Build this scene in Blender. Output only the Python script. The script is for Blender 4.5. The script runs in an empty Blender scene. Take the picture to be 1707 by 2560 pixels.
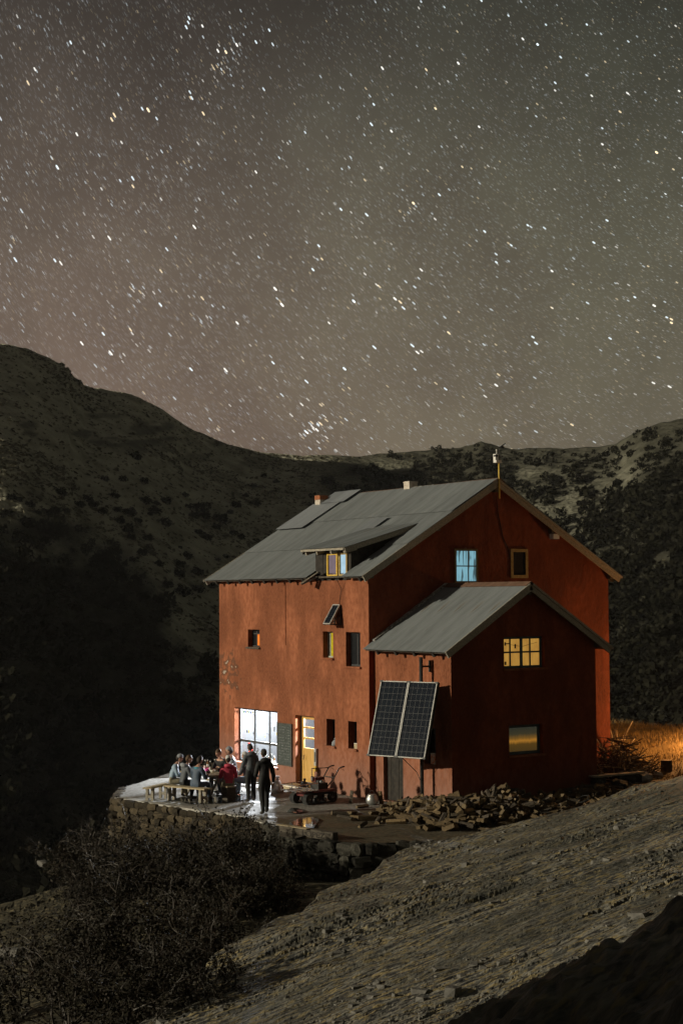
import bpy, bmesh, math, random
import numpy as np
from mathutils import Vector, Matrix, Euler

random.seed(7)
rng = np.random.default_rng(7)
S = bpy.context.scene
col = S.collection
rad = math.radians

# ------------------------------------------------------------------ camera
FPX, PITCH, ROLL, YAW = 4000.75, 0.054868, -0.0060244, 0.992767
CAM = np.array([40.861, -27.629, 6.0996])
_F = np.array([-math.sin(YAW) * math.cos(PITCH), math.cos(YAW) * math.cos(PITCH), math.sin(PITCH)])
_R = np.array([math.cos(YAW), math.sin(YAW), 0.0])
_U = np.cross(_R, _F)
_c, _s = math.cos(ROLL), math.sin(ROLL)
_R2, _U2 = _R * _c + _U * _s, -_R * _s + _U * _c
FH = np.array([-math.sin(YAW), math.cos(YAW)])      # horizontal forward
RH = np.array([math.cos(YAW), math.sin(YAW)])       # horizontal right
cam = bpy.data.cameras.new('camera')
cam.sensor_fit = 'VERTICAL'
cam.sensor_height = 36.0
cam.lens = FPX * 36.0 / 2560.0
cam.clip_start, cam.clip_end = 0.2, 9000.0
co = bpy.data.objects.new('camera', cam)
col.objects.link(co)
co.matrix_world = Matrix((( _R2[0], _U2[0], -_F[0], CAM[0]), (_R2[1], _U2[1], -_F[1], CAM[1]),
                          (_R2[2], _U2[2], -_F[2], CAM[2]), (0, 0, 0, 1)))
S.camera = co
S.render.resolution_x, S.render.resolution_y = 682, 1024

# ------------------------------------------------------------------ light: moon + night sky
MOON_AZ, MOON_EL = rad(16), rad(15)                  # azimuth from the facade normal towards -x
TOL = Vector((-math.sin(MOON_AZ) * math.cos(MOON_EL), -math.cos(MOON_AZ) * math.cos(MOON_EL), math.sin(MOON_EL)))
sun = bpy.data.lights.new('moon', 'SUN')
sun.energy = 3.4
sun.angle = rad(1.3)
sun.color = (1.0, 0.91, 0.70)
so = bpy.data.objects.new('moon', sun)
so.rotation_euler = TOL.to_track_quat('Z', 'Y').to_euler()
col.objects.link(so)

W = bpy.data.worlds.new('World')
S.world = W
W.use_nodes = True
nt = W.node_tree
nt.nodes.clear()
N, Lk = nt.nodes.new, nt.links.new
out = N('ShaderNodeOutputWorld')
bgA, bgB, addw = N('ShaderNodeBackground'), N('ShaderNodeBackground'), N('ShaderNodeAddShader')
sky = N('ShaderNodeTexSky')
sky.sky_type = 'NISHITA'
sky.sun_disc = False
sky.sun_elevation = MOON_EL
sky.sun_rotation = math.atan2(TOL.x, TOL.y)
Lk(sky.outputs[0], bgA.inputs[0])
bgA.inputs[1].default_value = 0.0008
tc = N('ShaderNodeTexCoord')
sep = N('ShaderNodeSeparateXYZ')
Lk(tc.outputs['Generated'], sep.inputs[0])
ramp = N('ShaderNodeValToRGB')
mr = N('ShaderNodeMapRange')
mr.inputs['From Min'].default_value = 0.0
mr.inputs['From Max'].default_value = 0.6
Lk(sep.outputs['Z'], mr.inputs['Value'])
Lk(mr.outputs[0], ramp.inputs[0])
cr = ramp.color_ramp
cr.elements[0].position, cr.elements[0].color = 0.0, (0.150, 0.106, 0.080, 1)
cr.elements[1].position, cr.elements[1].color = 1.0, (0.032, 0.031, 0.027, 1)
for p_, c_ in ((0.20, (0.136, 0.107, 0.080)), (0.36, (0.115, 0.097, 0.073)), (0.50, (0.069, 0.061, 0.048)), (0.64, (0.030, 0.028, 0.0235)), (0.8, (0.029, 0.028, 0.024))):
    e = cr.elements.new(p_)
    e.color = (*c_, 1)
# milky way clouds: soft brightness variation across the sky
nz1 = N('ShaderNodeTexNoise')
nz1.inputs['Scale'].default_value = 6.5
nz1.inputs['Detail'].default_value = 9.0
nz1.inputs['Roughness'].default_value = 0.62
Lk(tc.outputs['Generated'], nz1.inputs['Vector'])
m1 = N('ShaderNodeMapRange')
m1.inputs['From Min'].default_value, m1.inputs['From Max'].default_value = 0.3, 0.7
m1.inputs['To Min'].default_value, m1.inputs['To Max'].default_value = 0.70, 1.32
Lk(nz1.outputs['Fac'], m1.inputs['Value'])
mixw = N('ShaderNodeVectorMath')
mixw.operation = 'SCALE'
Lk(ramp.outputs[0], mixw.inputs[0])
Lk(m1.outputs[0], mixw.inputs['Scale'])
# greener air glow drifting in broad patches
dt = N('ShaderNodeVectorMath')
dt.operation = 'DOT_PRODUCT'
dt.inputs[1].default_value = (0.546, 0.8375, 0.0)
Lk(tc.outputs['Generated'], dt.inputs[0])
nz2 = N('ShaderNodeMath')
nz2.operation = 'MULTIPLY_ADD'
nz2.inputs[1].default_value = 0.35
Lk(nz1.outputs['Fac'], nz2.inputs[0])
Lk(dt.outputs['Value'], nz2.inputs[2])
rg = N('ShaderNodeValToRGB')
rg.color_ramp.elements[0].position, rg.color_ramp.elements[0].color = 0.05, (1.08, 0.97, 0.99, 1)
rg.color_ramp.elements[1].position, rg.color_ramp.elements[1].color = 0.33, (0.90, 0.99, 0.89, 1)
Lk(nz2.outputs[0], rg.inputs[0])
mulw = N('ShaderNodeVectorMath')
mulw.operation = 'MULTIPLY'
Lk(mixw.outputs[0], mulw.inputs[0])
Lk(rg.outputs[0], mulw.inputs[1])
Lk(mulw.outputs[0], bgB.inputs[0])
Lk(bgA.outputs[0], addw.inputs[0])
Lk(bgB.outputs[0], addw.inputs[1])
Lk(addw.outputs[0], out.inputs[0])

S.view_settings.view_transform = 'Standard'
S.view_settings.look = 'None'
S.view_settings.exposure = 0.0
S.view_settings.gamma = 1.0
S.cycles.max_bounces = 5
S.cycles.diffuse_bounces = 3
S.cycles.transparent_max_bounces = 12
S.cycles.caustics_reflective = False
S.cycles.caustics_refractive = False
S.cycles.sample_clamp_indirect = 6.0

# ------------------------------------------------------------------ pixel helpers (a pixel gives a direction only)
def ray(x, y):
    return _F + _R2 * (x - 853.5) / FPX - _U2 * (y - 1280) / FPX

def onz(x, y, z=0.0):
    d = ray(x, y)
    return CAM + d * (z - CAM[2]) / d[2]

def ony(x, y, Y=0.0):
    d = ray(x, y)
    return CAM + d * (Y - CAM[1]) / d[1]

def onx(x, y, X=0.0):
    d = ray(x, y)
    return CAM + d * (X - CAM[0]) / d[0]

def sd_of(x, y):
    dx, dy = x - CAM[0], y - CAM[1]
    return RH[0] * dx + RH[1] * dy, FH[0] * dx + FH[1] * dy

def xy_of(s, d):
    return CAM[0] + RH[0] * s + FH[0] * d, CAM[1] + RH[1] * s + FH[1] * d

# ------------------------------------------------------------------ numpy noise
def _hash(ix, iy, seed):
    h = (ix.astype(np.int64) * 374761393 + iy.astype(np.int64) * 668265263 + seed * 982451653) & 0xffffffff
    h = ((h ^ (h >> 13)) * 1274126177) & 0xffffffff
    h = h ^ (h >> 16)
    return (h & 0xffffff) / float(0xffffff)

def vnoise(x, y, seed=0):
    x, y = np.asarray(x, float), np.asarray(y, float)
    ix, iy = np.floor(x), np.floor(y)
    fx, fy = x - ix, y - iy
    fx, fy = fx * fx * (3 - 2 * fx), fy * fy * (3 - 2 * fy)
    a, b = _hash(ix, iy, seed), _hash(ix + 1, iy, seed)
    c, d = _hash(ix, iy + 1, seed), _hash(ix + 1, iy + 1, seed)
    return (a * (1 - fx) + b * fx) * (1 - fy) + (c * (1 - fx) + d * fx) * fy * 1.0

def fbm(x, y, o=4, seed=0, gain=0.5):
    t, a, n = 0.0, 1.0, 0.0
    for k in range(o):
        t = t + a * (vnoise(np.asarray(x) * 2 ** k, np.asarray(y) * 2 ** k, seed + 17 * k) - 0.5)
        n += a
        a *= gain
    return t / n * 2

def sst(a, b, x):
    t = np.clip((np.asarray(x, float) - a) / (b - a), 0, 1)
    return t * t * (3 - 2 * t)

# ------------------------------------------------------------------ materials
MATS = {}

def mat(name, c1, c2=None, scale=6.0, rough=0.8, bump=0.0, metal=0.0, stretch=(1, 1, 1), detail=6.0,
        lo=0.35, hi=0.65, spec=0.3, c3=None, coord='Object', rnd=0.0, bscale=None, emit=None, estr=0.0, bdist=0.02):
    m = bpy.data.materials.new(name)
    m.use_nodes = True
    t = m.node_tree
    b = t.nodes['Principled BSDF']
    b.inputs['Roughness'].default_value = rough
    b.inputs['Metallic'].default_value = metal
    b.inputs['Specular IOR Level'].default_value = spec
    cc = t.nodes.new('ShaderNodeTexCoord')
    mp = t.nodes.new('ShaderNodeMapping')
    mp.inputs['Scale'].default_value = stretch
    t.links.new(cc.outputs[coord], mp.inputs['Vector'])
    src = mp.outputs[0]
    if c2 is None:
        c2 = tuple(v * 0.8 for v in c1)
    nz = t.nodes.new('ShaderNodeTexNoise')
    nz.inputs['Scale'].default_value = scale
    nz.inputs['Detail'].default_value = detail
    t.links.new(src, nz.inputs['Vector'])
    cr = t.nodes.new('ShaderNodeValToRGB')
    cr.color_ramp.elements[0].position, cr.color_ramp.elements[0].color = lo, (*c1, 1)
    cr.color_ramp.elements[1].position, cr.color_ramp.elements[1].color = hi, (*c2, 1)
    if c3:
        e = cr.color_ramp.elements.new(min(0.95, hi + 0.12))
        e.color = (*c3, 1)
    t.links.new(nz.outputs['Fac'], cr.inputs[0])
    o = cr.outputs[0]
    if rnd > 0:
        oi = t.nodes.new('ShaderNodeObjectInfo')
        r = t.nodes.new('ShaderNodeMapRange')
        r.inputs['To Min'].default_value, r.inputs['To Max'].default_value = 1 - rnd, 1 + rnd
        t.links.new(oi.outputs['Random'], r.inputs['Value'])
        v = t.nodes.new('ShaderNodeVectorMath')
        v.operation = 'SCALE'
        t.links.new(o, v.inputs[0])
        t.links.new(r.outputs[0], v.inputs['Scale'])
        o = v.outputs[0]
    t.links.new(o, b.inputs['Base Color'])
    if emit:
        if estr:
            b.inputs['Emission Color'].default_value = (*emit, 1)
            b.inputs['Emission Strength'].default_value = estr
    if bump > 0:
        nb = t.nodes.new('ShaderNodeTexNoise')
        nb.inputs['Scale'].default_value = bscale or scale * 2.5
        nb.inputs['Detail'].default_value = 6.0
        t.links.new(src, nb.inputs['Vector'])
        bp = t.nodes.new('ShaderNodeBump')
        bp.inputs['Strength'].default_value = bump
        bp.inputs['Distance'].default_value = bdist
        t.links.new(nb.outputs['Fac'], bp.inputs['Height'])
        t.links.new(bp.outputs[0], b.inputs['Normal'])
    MATS[name] = m
    return m

def M(n):
    return MATS[n]

# ------------------------------------------------------------------ mesh builder
class MB:
    def __init__(self):
        self.v, self.f, self.mi = [], [], []

    def add(self, vs, fs, mi=0):
        o = len(self.v)
        self.v += [tuple(map(float, p)) for p in vs]
        self.f += [tuple(i + o for i in f) for f in fs]
        self.mi += [mi] * len(fs)
        return self

    def box(self, a, b, mi=0):
        (x0, y0, z0), (x1, y1, z1) = a, b
        return self.add([(x0, y0, z0), (x1, y0, z0), (x1, y1, z0), (x0, y1, z0), (x0, y0, z1), (x1, y0, z1), (x1, y1, z1), (x0, y1, z1)],
                        [(3, 2, 1, 0), (4, 5, 6, 7), (0, 1, 5, 4), (1, 2, 6, 5), (2, 3, 7, 6), (3, 0, 4, 7)], mi)

    def obox(self, c, ax, ay, az, hx, hy, hz, mi=0):
        c, ax, ay, az = map(lambda q: np.array(q, float), (c, ax, ay, az))
        vs = [c + ax * hx * i + ay * hy * j + az * hz * k for k in (-1, 1) for i, j in ((-1, -1), (1, -1), (1, 1), (-1, 1))]
        return self.add(vs, [(3, 2, 1, 0), (4, 5, 6, 7), (0, 1, 5, 4), (1, 2, 6, 5), (2, 3, 7, 6), (3, 0, 4, 7)], mi)

    def bar(self, p, q, w, h, up=(0, 0, 1), mi=0):
        p, q = np.array(p, float), np.array(q, float)
        d = q - p
        L = np.linalg.norm(d)
        d /= L
        s = np.cross(d, up)
        if np.linalg.norm(s) < 1e-5:
            s = np.cross(d, (1, 0, 0))
        s /= np.linalg.norm(s)
        u = np.cross(s, d)
        return self.obox((p + q) / 2, d, s, u, L / 2, w / 2, h / 2, mi)

    def tube(self, pts, rs, n=6, mi=0, caps=True):
        pts = [np.array(p, float) for p in pts]
        if not hasattr(rs, '__len__'):
            rs = [rs] * len(pts)
        o = len(self.v)
        ref = np.array((0.31, 0.2, 0.93))
        for i, p in enumerate(pts):
            d = pts[min(i + 1, len(pts) - 1)] - pts[max(i - 1, 0)]
            d /= max(np.linalg.norm(d), 1e-9)
            a = np.cross(d, ref)
            if np.linalg.norm(a) < 1e-3:
                a = np.cross(d, (1, 0, 0))
            a /= np.linalg.norm(a)
            b = np.cross(d, a)
            for k in range(n):
                t = 2 * math.pi * k / n
                self.v.append(tuple(p + rs[i] * (a * math.cos(t) + b * math.sin(t))))
        for i in range(len(pts) - 1):
            for k in range(n):
                k2 = (k + 1) % n
                self.f.append((o + i * n + k, o + i * n + k2, o + (i + 1) * n + k2, o + (i + 1) * n + k))
                self.mi.append(mi)
        if caps:
            self.f.append(tuple(o + k for k in range(n))[::-1])
            self.f.append(tuple(o + (len(pts) - 1) * n + k for k in range(n)))
            self.mi += [mi, mi]
        return self

    def lathe(self, c, prof, n=12, mi=0):
        o = len(self.v)
        for (r, z) in prof:
            for k in range(n):
                t = 2 * math.pi * k / n
                self.v.append((c[0] + r * math.cos(t), c[1] + r * math.sin(t), c[2] + z))
        for i in range(len(prof) - 1):
            for k in range(n):
                k2 = (k + 1) % n
                self.f.append((o + i * n + k, o + i * n + k2, o + (i + 1) * n + k2, o + (i + 1) * n + k))
                self.mi.append(mi)
        self.f.append(tuple(o + k for k in range(n))[::-1])
        self.f.append(tuple(o + (len(prof) - 1) * n + k for k in range(n)))
        self.mi += [mi, mi]
        return self

    def ell(self, c, r, n=10, m=7, mi=0):
        prof = [(max(1e-4, math.sin(math.pi * i / m)), -math.cos(math.pi * i / m)) for i in range(m + 1)]
        o = len(self.v)
        self.lathe((0, 0, 0), prof, n, mi)
        for i in range(o, len(self.v)):
            x, y, z = self.v[i]
            self.v[i] = (c[0] + x * r[0], c[1] + y * r[1], c[2] + z * r[2])
        return self

    def mesh(self, name, mats, smooth=False):
        me = bpy.data.meshes.new(name)
        me.from_pydata(self.v, [], self.f)
        ms = mats if isinstance(mats, (list, tuple)) else [mats]
        for m in ms:
            me.materials.append(M(m) if isinstance(m, str) else m)
        if any(self.mi):
            me.polygons.foreach_set('material_index', self.mi)
        if smooth:
            me.polygons.foreach_set('use_smooth', [True] * len(me.polygons))
        me.update()
        return me

    def build(self, name, mats, parent=None, smooth=False):
        return link(name, self.mesh(name, mats, smooth), parent)

def link(name, me, parent=None, mw=None):
    o = bpy.data.objects.new(name, me)
    col.objects.link(o)
    if parent is not None:
        o.parent = parent
    if mw is not None:
        o.matrix_local = mw
    return o

def tag(o, label=None, cat=None, group=None, kind=None):
    if label:
        o['label'] = label
    if cat:
        o['category'] = cat
    if group:
        o['group'] = group
    if kind:
        o['kind'] = kind
    return o

def empty(name, loc, label, cat, group=None, rz=0.0):
    o = bpy.data.objects.new(name, None)
    o.empty_display_size = 0.2
    o.location = loc
    o.rotation_euler = (0, 0, rz)
    col.objects.link(o)
    return tag(o, label, cat, group)

def grid_mesh(name, X, Y, Z, m, attrs=None, smooth=True):
    r, c = X.shape
    V = np.stack([X, Y, Z], -1).reshape(-1, 3)
    i = np.arange(r * c).reshape(r, c)
    Fq = np.stack([i[:-1, :-1], i[:-1, 1:], i[1:, 1:], i[1:, :-1]], -1).reshape(-1, 4)
    me = bpy.data.meshes.new(name)
    me.vertices.add(len(V))
    me.vertices.foreach_set('co', V.astype(np.float32).ravel())
    me.loops.add(Fq.size)
    me.loops.foreach_set('vertex_index', Fq.astype(np.int32).ravel())
    me.polygons.add(len(Fq))
    me.polygons.foreach_set('loop_start', np.arange(0, Fq.size, 4, dtype=np.int32))
    me.polygons.foreach_set('loop_total', np.full(len(Fq), 4, dtype=np.int32))
    me.polygons.foreach_set('use_smooth', np.full(len(Fq), smooth))
    me.update(calc_edges=True)
    for k, a in (attrs or {}).items():
        at = me.attributes.new(k, 'FLOAT', 'POINT')
        at.data.foreach_set('value', a.astype(np.float32).ravel())
    me.materials.append(M(m) if isinstance(m, str) else m)
    return me

def quads_mesh(name, V, n, m, colors=None):
    """V: (k*n,3) vertices, n per polygon"""
    k = len(V) // n
    me = bpy.data.meshes.new(name)
    me.vertices.add(len(V))
    me.vertices.foreach_set('co', np.asarray(V, np.float32).ravel())
    me.loops.add(len(V))
    me.loops.foreach_set('vertex_index', np.arange(len(V), dtype=np.int32))
    me.polygons.add(k)
    me.polygons.foreach_set('loop_start', np.arange(0, len(V), n, dtype=np.int32))
    me.polygons.foreach_set('loop_total', np.full(k, n, dtype=np.int32))
    me.update(calc_edges=True)
    if colors is not None:
        at = me.attributes.new('tint', 'FLOAT_COLOR', 'POINT')
        at.data.foreach_set('color', np.asarray(colors, np.float32).ravel())
    me.materials.append(M(m))
    return me

# ------------------------------------------------------------------ material set
mat('timber_dark', (0.055, 0.045, 0.035), (0.10, 0.085, 0.065), 5, 0.85, 0.5, stretch=(1, 6, 6))
mat('timber_grey', (0.21, 0.19, 0.15), (0.36, 0.325, 0.26), 6, 0.8, 0.5, stretch=(1, 5, 5))
mat('timber_black', (0.018, 0.016, 0.014), (0.04, 0.034, 0.028), 6, 0.85, 0.5)
mat('timber_pale', (0.34, 0.27, 0.16), (0.46, 0.38, 0.25), 8, 0.75, 0.4, stretch=(1, 6, 6))
mat('door_wood', (0.50, 0.29, 0.075), (0.60, 0.37, 0.12), 3, 0.45, 0.15, stretch=(8, 8, 0.7))
mat('frame_yellow', (0.55, 0.34, 0.04), (0.62, 0.42, 0.07), 8, 0.6, 0.2)
mat('frame_ochre', (0.42, 0.31, 0.12), (0.30, 0.20, 0.07), 12, 0.7, 0.3)
mat('frame_olive', (0.17, 0.14, 0.07), (0.11, 0.09, 0.05), 10, 0.7, 0.3)
mat('frame_dark', (0.03, 0.032, 0.033), (0.055, 0.058, 0.06), 8, 0.6, 0.2)
mat('frame_slate', (0.075, 0.11, 0.125), (0.055, 0.08, 0.09), 8, 0.6, 0.2)
mat('frame_pale', (0.42, 0.43, 0.36), (0.30, 0.32, 0.27), 8, 0.6, 0.2)
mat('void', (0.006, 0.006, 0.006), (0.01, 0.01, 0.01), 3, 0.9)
mat('glass_dark', (0.012, 0.013, 0.015), (0.018, 0.02, 0.022), 2, 0.08, spec=0.5)
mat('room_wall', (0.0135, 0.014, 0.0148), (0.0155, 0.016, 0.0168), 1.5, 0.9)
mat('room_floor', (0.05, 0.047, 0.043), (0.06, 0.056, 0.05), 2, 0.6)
mat('galv', (0.40, 0.41, 0.40), (0.55, 0.56, 0.55), 3, 0.42, 0.1, metal=0.85)
mat('steel_dark', (0.03, 0.03, 0.03), (0.05, 0.048, 0.045), 8, 0.5, 0.2, metal=0.3)
mat('steel_bright', (0.5, 0.5, 0.5), (0.62, 0.62, 0.63), 6, 0.25, 0.1, metal=1.0)
mat('alu', (0.36, 0.355, 0.33), (0.44, 0.43, 0.41), 6, 0.5, 0.1)
mat('brick_white', (0.62, 0.58, 0.50), (0.40, 0.33, 0.27), 9, 0.9, 0.6)
mat('brick_red', (0.33, 0.12, 0.05), (0.24, 0.085, 0.04), 9, 0.9, 0.6)
mat('ridge_rust', (0.11, 0.06, 0.038), (0.17, 0.10, 0.065), 4, 0.75, 0.4)
mat('cap_pale', (0.42, 0.42, 0.40), (0.12, 0.10, 0.08), 7, 0.7, 0.4, lo=0.42, hi=0.6)
mat('stone_wall', (0.08, 0.061, 0.035), (0.027, 0.022, 0.014), 7, 0.9, 0.9, rnd=0.6, c3=(0.19, 0.145, 0.085), bscale=14)
mat('stone_grey_shaded', (0.058, 0.054, 0.044), (0.028, 0.027, 0.021), 7, 0.9, 0.7, rnd=0.45, bscale=14)  # grey darkened so that the yard wall's shade sits in the colour
mat('stone_pale', (0.44, 0.42, 0.38), (0.28, 0.27, 0.24), 6, 0.85, 0.7)
mat('stone_dim', (0.17, 0.16, 0.14), (0.10, 0.095, 0.085), 6, 0.85, 0.7)
mat('mortar', (0.05, 0.042, 0.03), (0.025, 0.022, 0.018), 8, 0.95, 0.8)
mat('wood_split', (0.165, 0.115, 0.058), (0.10, 0.068, 0.033), 9, 0.85, 0.5, stretch=(1, 5, 5), rnd=0.4)
mat('wood_bark', (0.05, 0.04, 0.03), (0.095, 0.075, 0.055), 12, 0.9, 0.9, rnd=0.4)
mat('wood_end', (0.19, 0.14, 0.08), (0.12, 0.088, 0.048), 16, 0.85, 0.3, rnd=0.35)
mat('litter', (0.045, 0.036, 0.025), (0.09, 0.07, 0.045), 14, 0.95, 0.9)
mat('branch_pale', (0.50, 0.42, 0.28), (0.36, 0.29, 0.18), 10, 0.8, 0.4)
mat('branch_brown', (0.13, 0.095, 0.06), (0.08, 0.06, 0.04), 12, 0.85, 0.4)
mat('twig', (0.030, 0.024, 0.018), (0.055, 0.043, 0.032), 20, 0.6, 0.2, spec=0.4)
mat('leaf_dark', (0.012, 0.010, 0.006), (0.026, 0.021, 0.012), 1.2, 0.7, rnd=0.2, spec=0.2)
mat('shrub_far', (0.007, 0.007, 0.004), (0.016, 0.015, 0.009), 0.25, 0.9, rnd=0.25, spec=0.05)
mat('tussock', (0.05, 0.048, 0.03), (0.20, 0.185, 0.13), 0.6, 0.95, spec=0.05)
mat('grass_dry', (0.24, 0.16, 0.06), (0.12, 0.085, 0.035), 3, 0.9)
mat('grass_green', (0.06, 0.13, 0.03), (0.10, 0.2, 0.05), 3, 0.7)
mat('slate_board', (0.045, 0.052, 0.048), (0.085, 0.095, 0.088), 3.2, 0.85, stretch=(2, 2, 5), lo=0.45, hi=0.75)
mat('plastic_white', (0.72, 0.70, 0.66), (0.6, 0.58, 0.54), 6, 0.55)
mat('mast_yellow', (0.60, 0.42, 0.08), (0.5, 0.34, 0.06), 8, 0.55)
mat('sack', (0.62, 0.52, 0.46), (0.48, 0.39, 0.34), 10, 0.7, 0.5)
mat('red_paint', (0.13, 0.018, 0.014), (0.085, 0.014, 0.011), 5, 0.4, spec=0.5)
mat('rubber', (0.012, 0.012, 0.012), (0.022, 0.022, 0.021), 12, 0.6, 0.4)
mat('bottle_dark', (0.012, 0.018, 0.012), (0.02, 0.03, 0.018), 4, 0.08, spec=0.6)
mat('bottle_amber', (0.16, 0.07, 0.015), (0.2, 0.09, 0.02), 4, 0.1, spec=0.6)
mat('label_white', (0.75, 0.73, 0.66), (0.62, 0.6, 0.52), 20, 0.7)
mat('pink_plastic', (0.62, 0.05, 0.30), (0.7, 0.08, 0.36), 4, 0.45)
mat('red_plastic', (0.6, 0.05, 0.03), (0.5, 0.04, 0.03), 4, 0.45)
mat('orange_bag', (0.8, 0.22, 0.06), (0.75, 0.62, 0.5), 22, 0.5, lo=0.45, hi=0.55)
mat('skin', (0.46, 0.27, 0.19), (0.42, 0.24, 0.165), 12, 0.55)
mat('hair_brown', (0.06, 0.035, 0.018), (0.1, 0.06, 0.03), 30, 0.6, 0.4)
mat('hair_dark', (0.02, 0.016, 0.012), (0.035, 0.028, 0.02), 30, 0.6, 0.4)
mat('knit_white', (0.62, 0.62, 0.60), (0.45, 0.45, 0.44), 40, 0.9, 0.5)
mat('knit_grey', (0.30, 0.32, 0.34), (0.22, 0.23, 0.25), 40, 0.9, 0.5)
mat('cloth_navy', (0.05, 0.075, 0.11), (0.08, 0.11, 0.16), 12, 0.6, 0.4)
mat('cloth_blue', (0.22, 0.31, 0.40), (0.30, 0.40, 0.5), 12, 0.55, 0.4)
mat('cloth_teal', (0.05, 0.25, 0.34), (0.07, 0.3, 0.4), 12, 0.6, 0.4)
mat('cloth_black', (0.012, 0.013, 0.014), (0.022, 0.023, 0.024), 12, 0.7, 0.4)
mat('cloth_char', (0.07, 0.08, 0.09), (0.11, 0.12, 0.135), 12, 0.65, 0.4)
mat('cloth_red', (0.42, 0.04, 0.075), (0.5, 0.06, 0.1), 12, 0.6, 0.4)
mat('cloth_khaki', (0.26, 0.23, 0.16), (0.19, 0.17, 0.12), 14, 0.8, 0.4)
mat('cloth_grey', (0.22, 0.24, 0.26), (0.16, 0.175, 0.19), 14, 0.8, 0.4)
mat('puffy', (0.38, 0.45, 0.5), (0.06, 0.075, 0.09), 3.0, 0.45, 0.4, stretch=(0.3, 0.3, 7), lo=0.42, hi=0.58)
mat('shoe', (0.03, 0.025, 0.02), (0.05, 0.042, 0.035), 14, 0.6)

def emitter(name, c, strength, c2=None, scale=3.0, stretch=(1, 1, 1), lo=0.35, hi=0.65):
    m = bpy.data.materials.new(name)
    m.use_nodes = True
    t = m.node_tree
    t.nodes.clear()
    o = t.nodes.new('ShaderNodeOutputMaterial')
    e = t.nodes.new('ShaderNodeEmission')
    e.inputs['Strength'].default_value = strength
    cc, mp = t.nodes.new('ShaderNodeTexCoord'), t.nodes.new('ShaderNodeMapping')
    mp.inputs['Scale'].default_value = stretch
    nz, cr = t.nodes.new('ShaderNodeTexNoise'), t.nodes.new('ShaderNodeValToRGB')
    nz.inputs['Scale'].default_value = scale
    cr.color_ramp.elements[0].position, cr.color_ramp.elements[0].color = lo, (*c, 1)
    cr.color_ramp.elements[1].position, cr.color_ramp.elements[1].color = hi, (*(c2 or tuple(v * 0.85 for v in c)), 1)
    t.links.new(cc.outputs['Object'], mp.inputs[0])
    t.links.new(mp.outputs[0], nz.inputs['Vector'])
    t.links.new(nz.outputs['Fac'], cr.inputs[0])
    t.links.new(cr.outputs[0], e.inputs[0])
    t.links.new(e.outputs[0], o.inputs[0])
    MATS[name] = m
    return m

emitter('glow_orange', (1.0, 0.19, 0.02), 0.95, (1.0, 0.30, 0.05), 4)
emitter('glow_yellow', (0.72, 0.55, 0.02), 0.85, (0.5, 0.36, 0.02), 5, (1, 1, 2))
emitter('glow_mauve', (0.20, 0.15, 0.17), 1.0, (0.17, 0.13, 0.15), 6)
emitter('glow_ice', (0.50, 0.72, 0.85), 0.9, (0.42, 0.62, 0.74), 5)
emitter('glow_blue', (0.24, 0.50, 0.60), 0.8, (0.07, 0.12, 0.13), 3.0, (1, 3.2, 0.5), 0.52, 0.6)
emitter('glow_curtain', (0.52, 0.28, 0.055), 0.85, (0.40, 0.20, 0.04), 3.5, (1, 1.4, 0.6))
emitter('bulb', (0.95, 0.97, 1.0), 6.0)
emitter('bulb_warm', (1.0, 0.72, 0.32), 8.0)
emitter('ember', (1.0, 0.16, 0.03), 2.5)

def blind_material():
    # frosted lower window: a warm lamp glowing behind a gathered curtain
    m = bpy.data.materials.new('blind_glow')
    m.use_nodes = True
    t = m.node_tree
    t.nodes.clear()
    o, e = t.nodes.new('ShaderNodeOutputMaterial'), t.nodes.new('ShaderNodeEmission')
    cc, sp = t.nodes.new('ShaderNodeTexCoord'), t.nodes.new('ShaderNodeSeparateXYZ')
    t.links.new(cc.outputs['Generated'], sp.inputs[0])
    r = t.nodes.new('ShaderNodeValToRGB')
    els = ((0.0, (0.055, 0.032, 0.009)), (0.30, (0.08, 0.043, 0.009)), (0.44, (0.34, 0.15, 0.02)), (0.54, (0.16, 0.08, 0.015)), (0.72, (0.040, 0.034, 0.017)), (1.0, (0.024, 0.025, 0.018)))
    r.color_ramp.elements[0].position, r.color_ramp.elements[0].color = els[0][0], (*els[0][1], 1)
    r.color_ramp.elements[1].position, r.color_ramp.elements[1].color = els[-1][0], (*els[-1][1], 1)
    for p, c in els[1:-1]:
        q = r.color_ramp.elements.new(p)
        q.color = (*c, 1)
    mp, nz = t.nodes.new('ShaderNodeMapping'), t.nodes.new('ShaderNodeTexNoise')
    mp.inputs['Scale'].default_value = (1, 9, 0.5)
    nz.inputs['Scale'].default_value = 2.2
    t.links.new(cc.outputs['Generated'], mp.inputs[0])
    t.links.new(mp.outputs[0], nz.inputs['Vector'])
    a = t.nodes.new('ShaderNodeMath')
    a.operation = 'MULTIPLY_ADD'
    a.inputs[1].default_value = 0.16
    t.links.new(nz.outputs['Fac'], a.inputs[0])
    b = t.nodes.new('ShaderNodeMath')
    b.operation = 'SUBTRACT'
    b.inputs[1].default_value = 0.08
    t.links.new(sp.outputs['Z'], a.inputs[2])
    t.links.new(a.outputs[0], b.inputs[0])
    t.links.new(b.outputs[0], r.inputs[0])
    t.links.new(r.outputs[0], e.inputs[0])
    t.links.new(e.outputs[0], o.inputs[0])
    MATS['blind_glow'] = m
blind_material()

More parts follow.
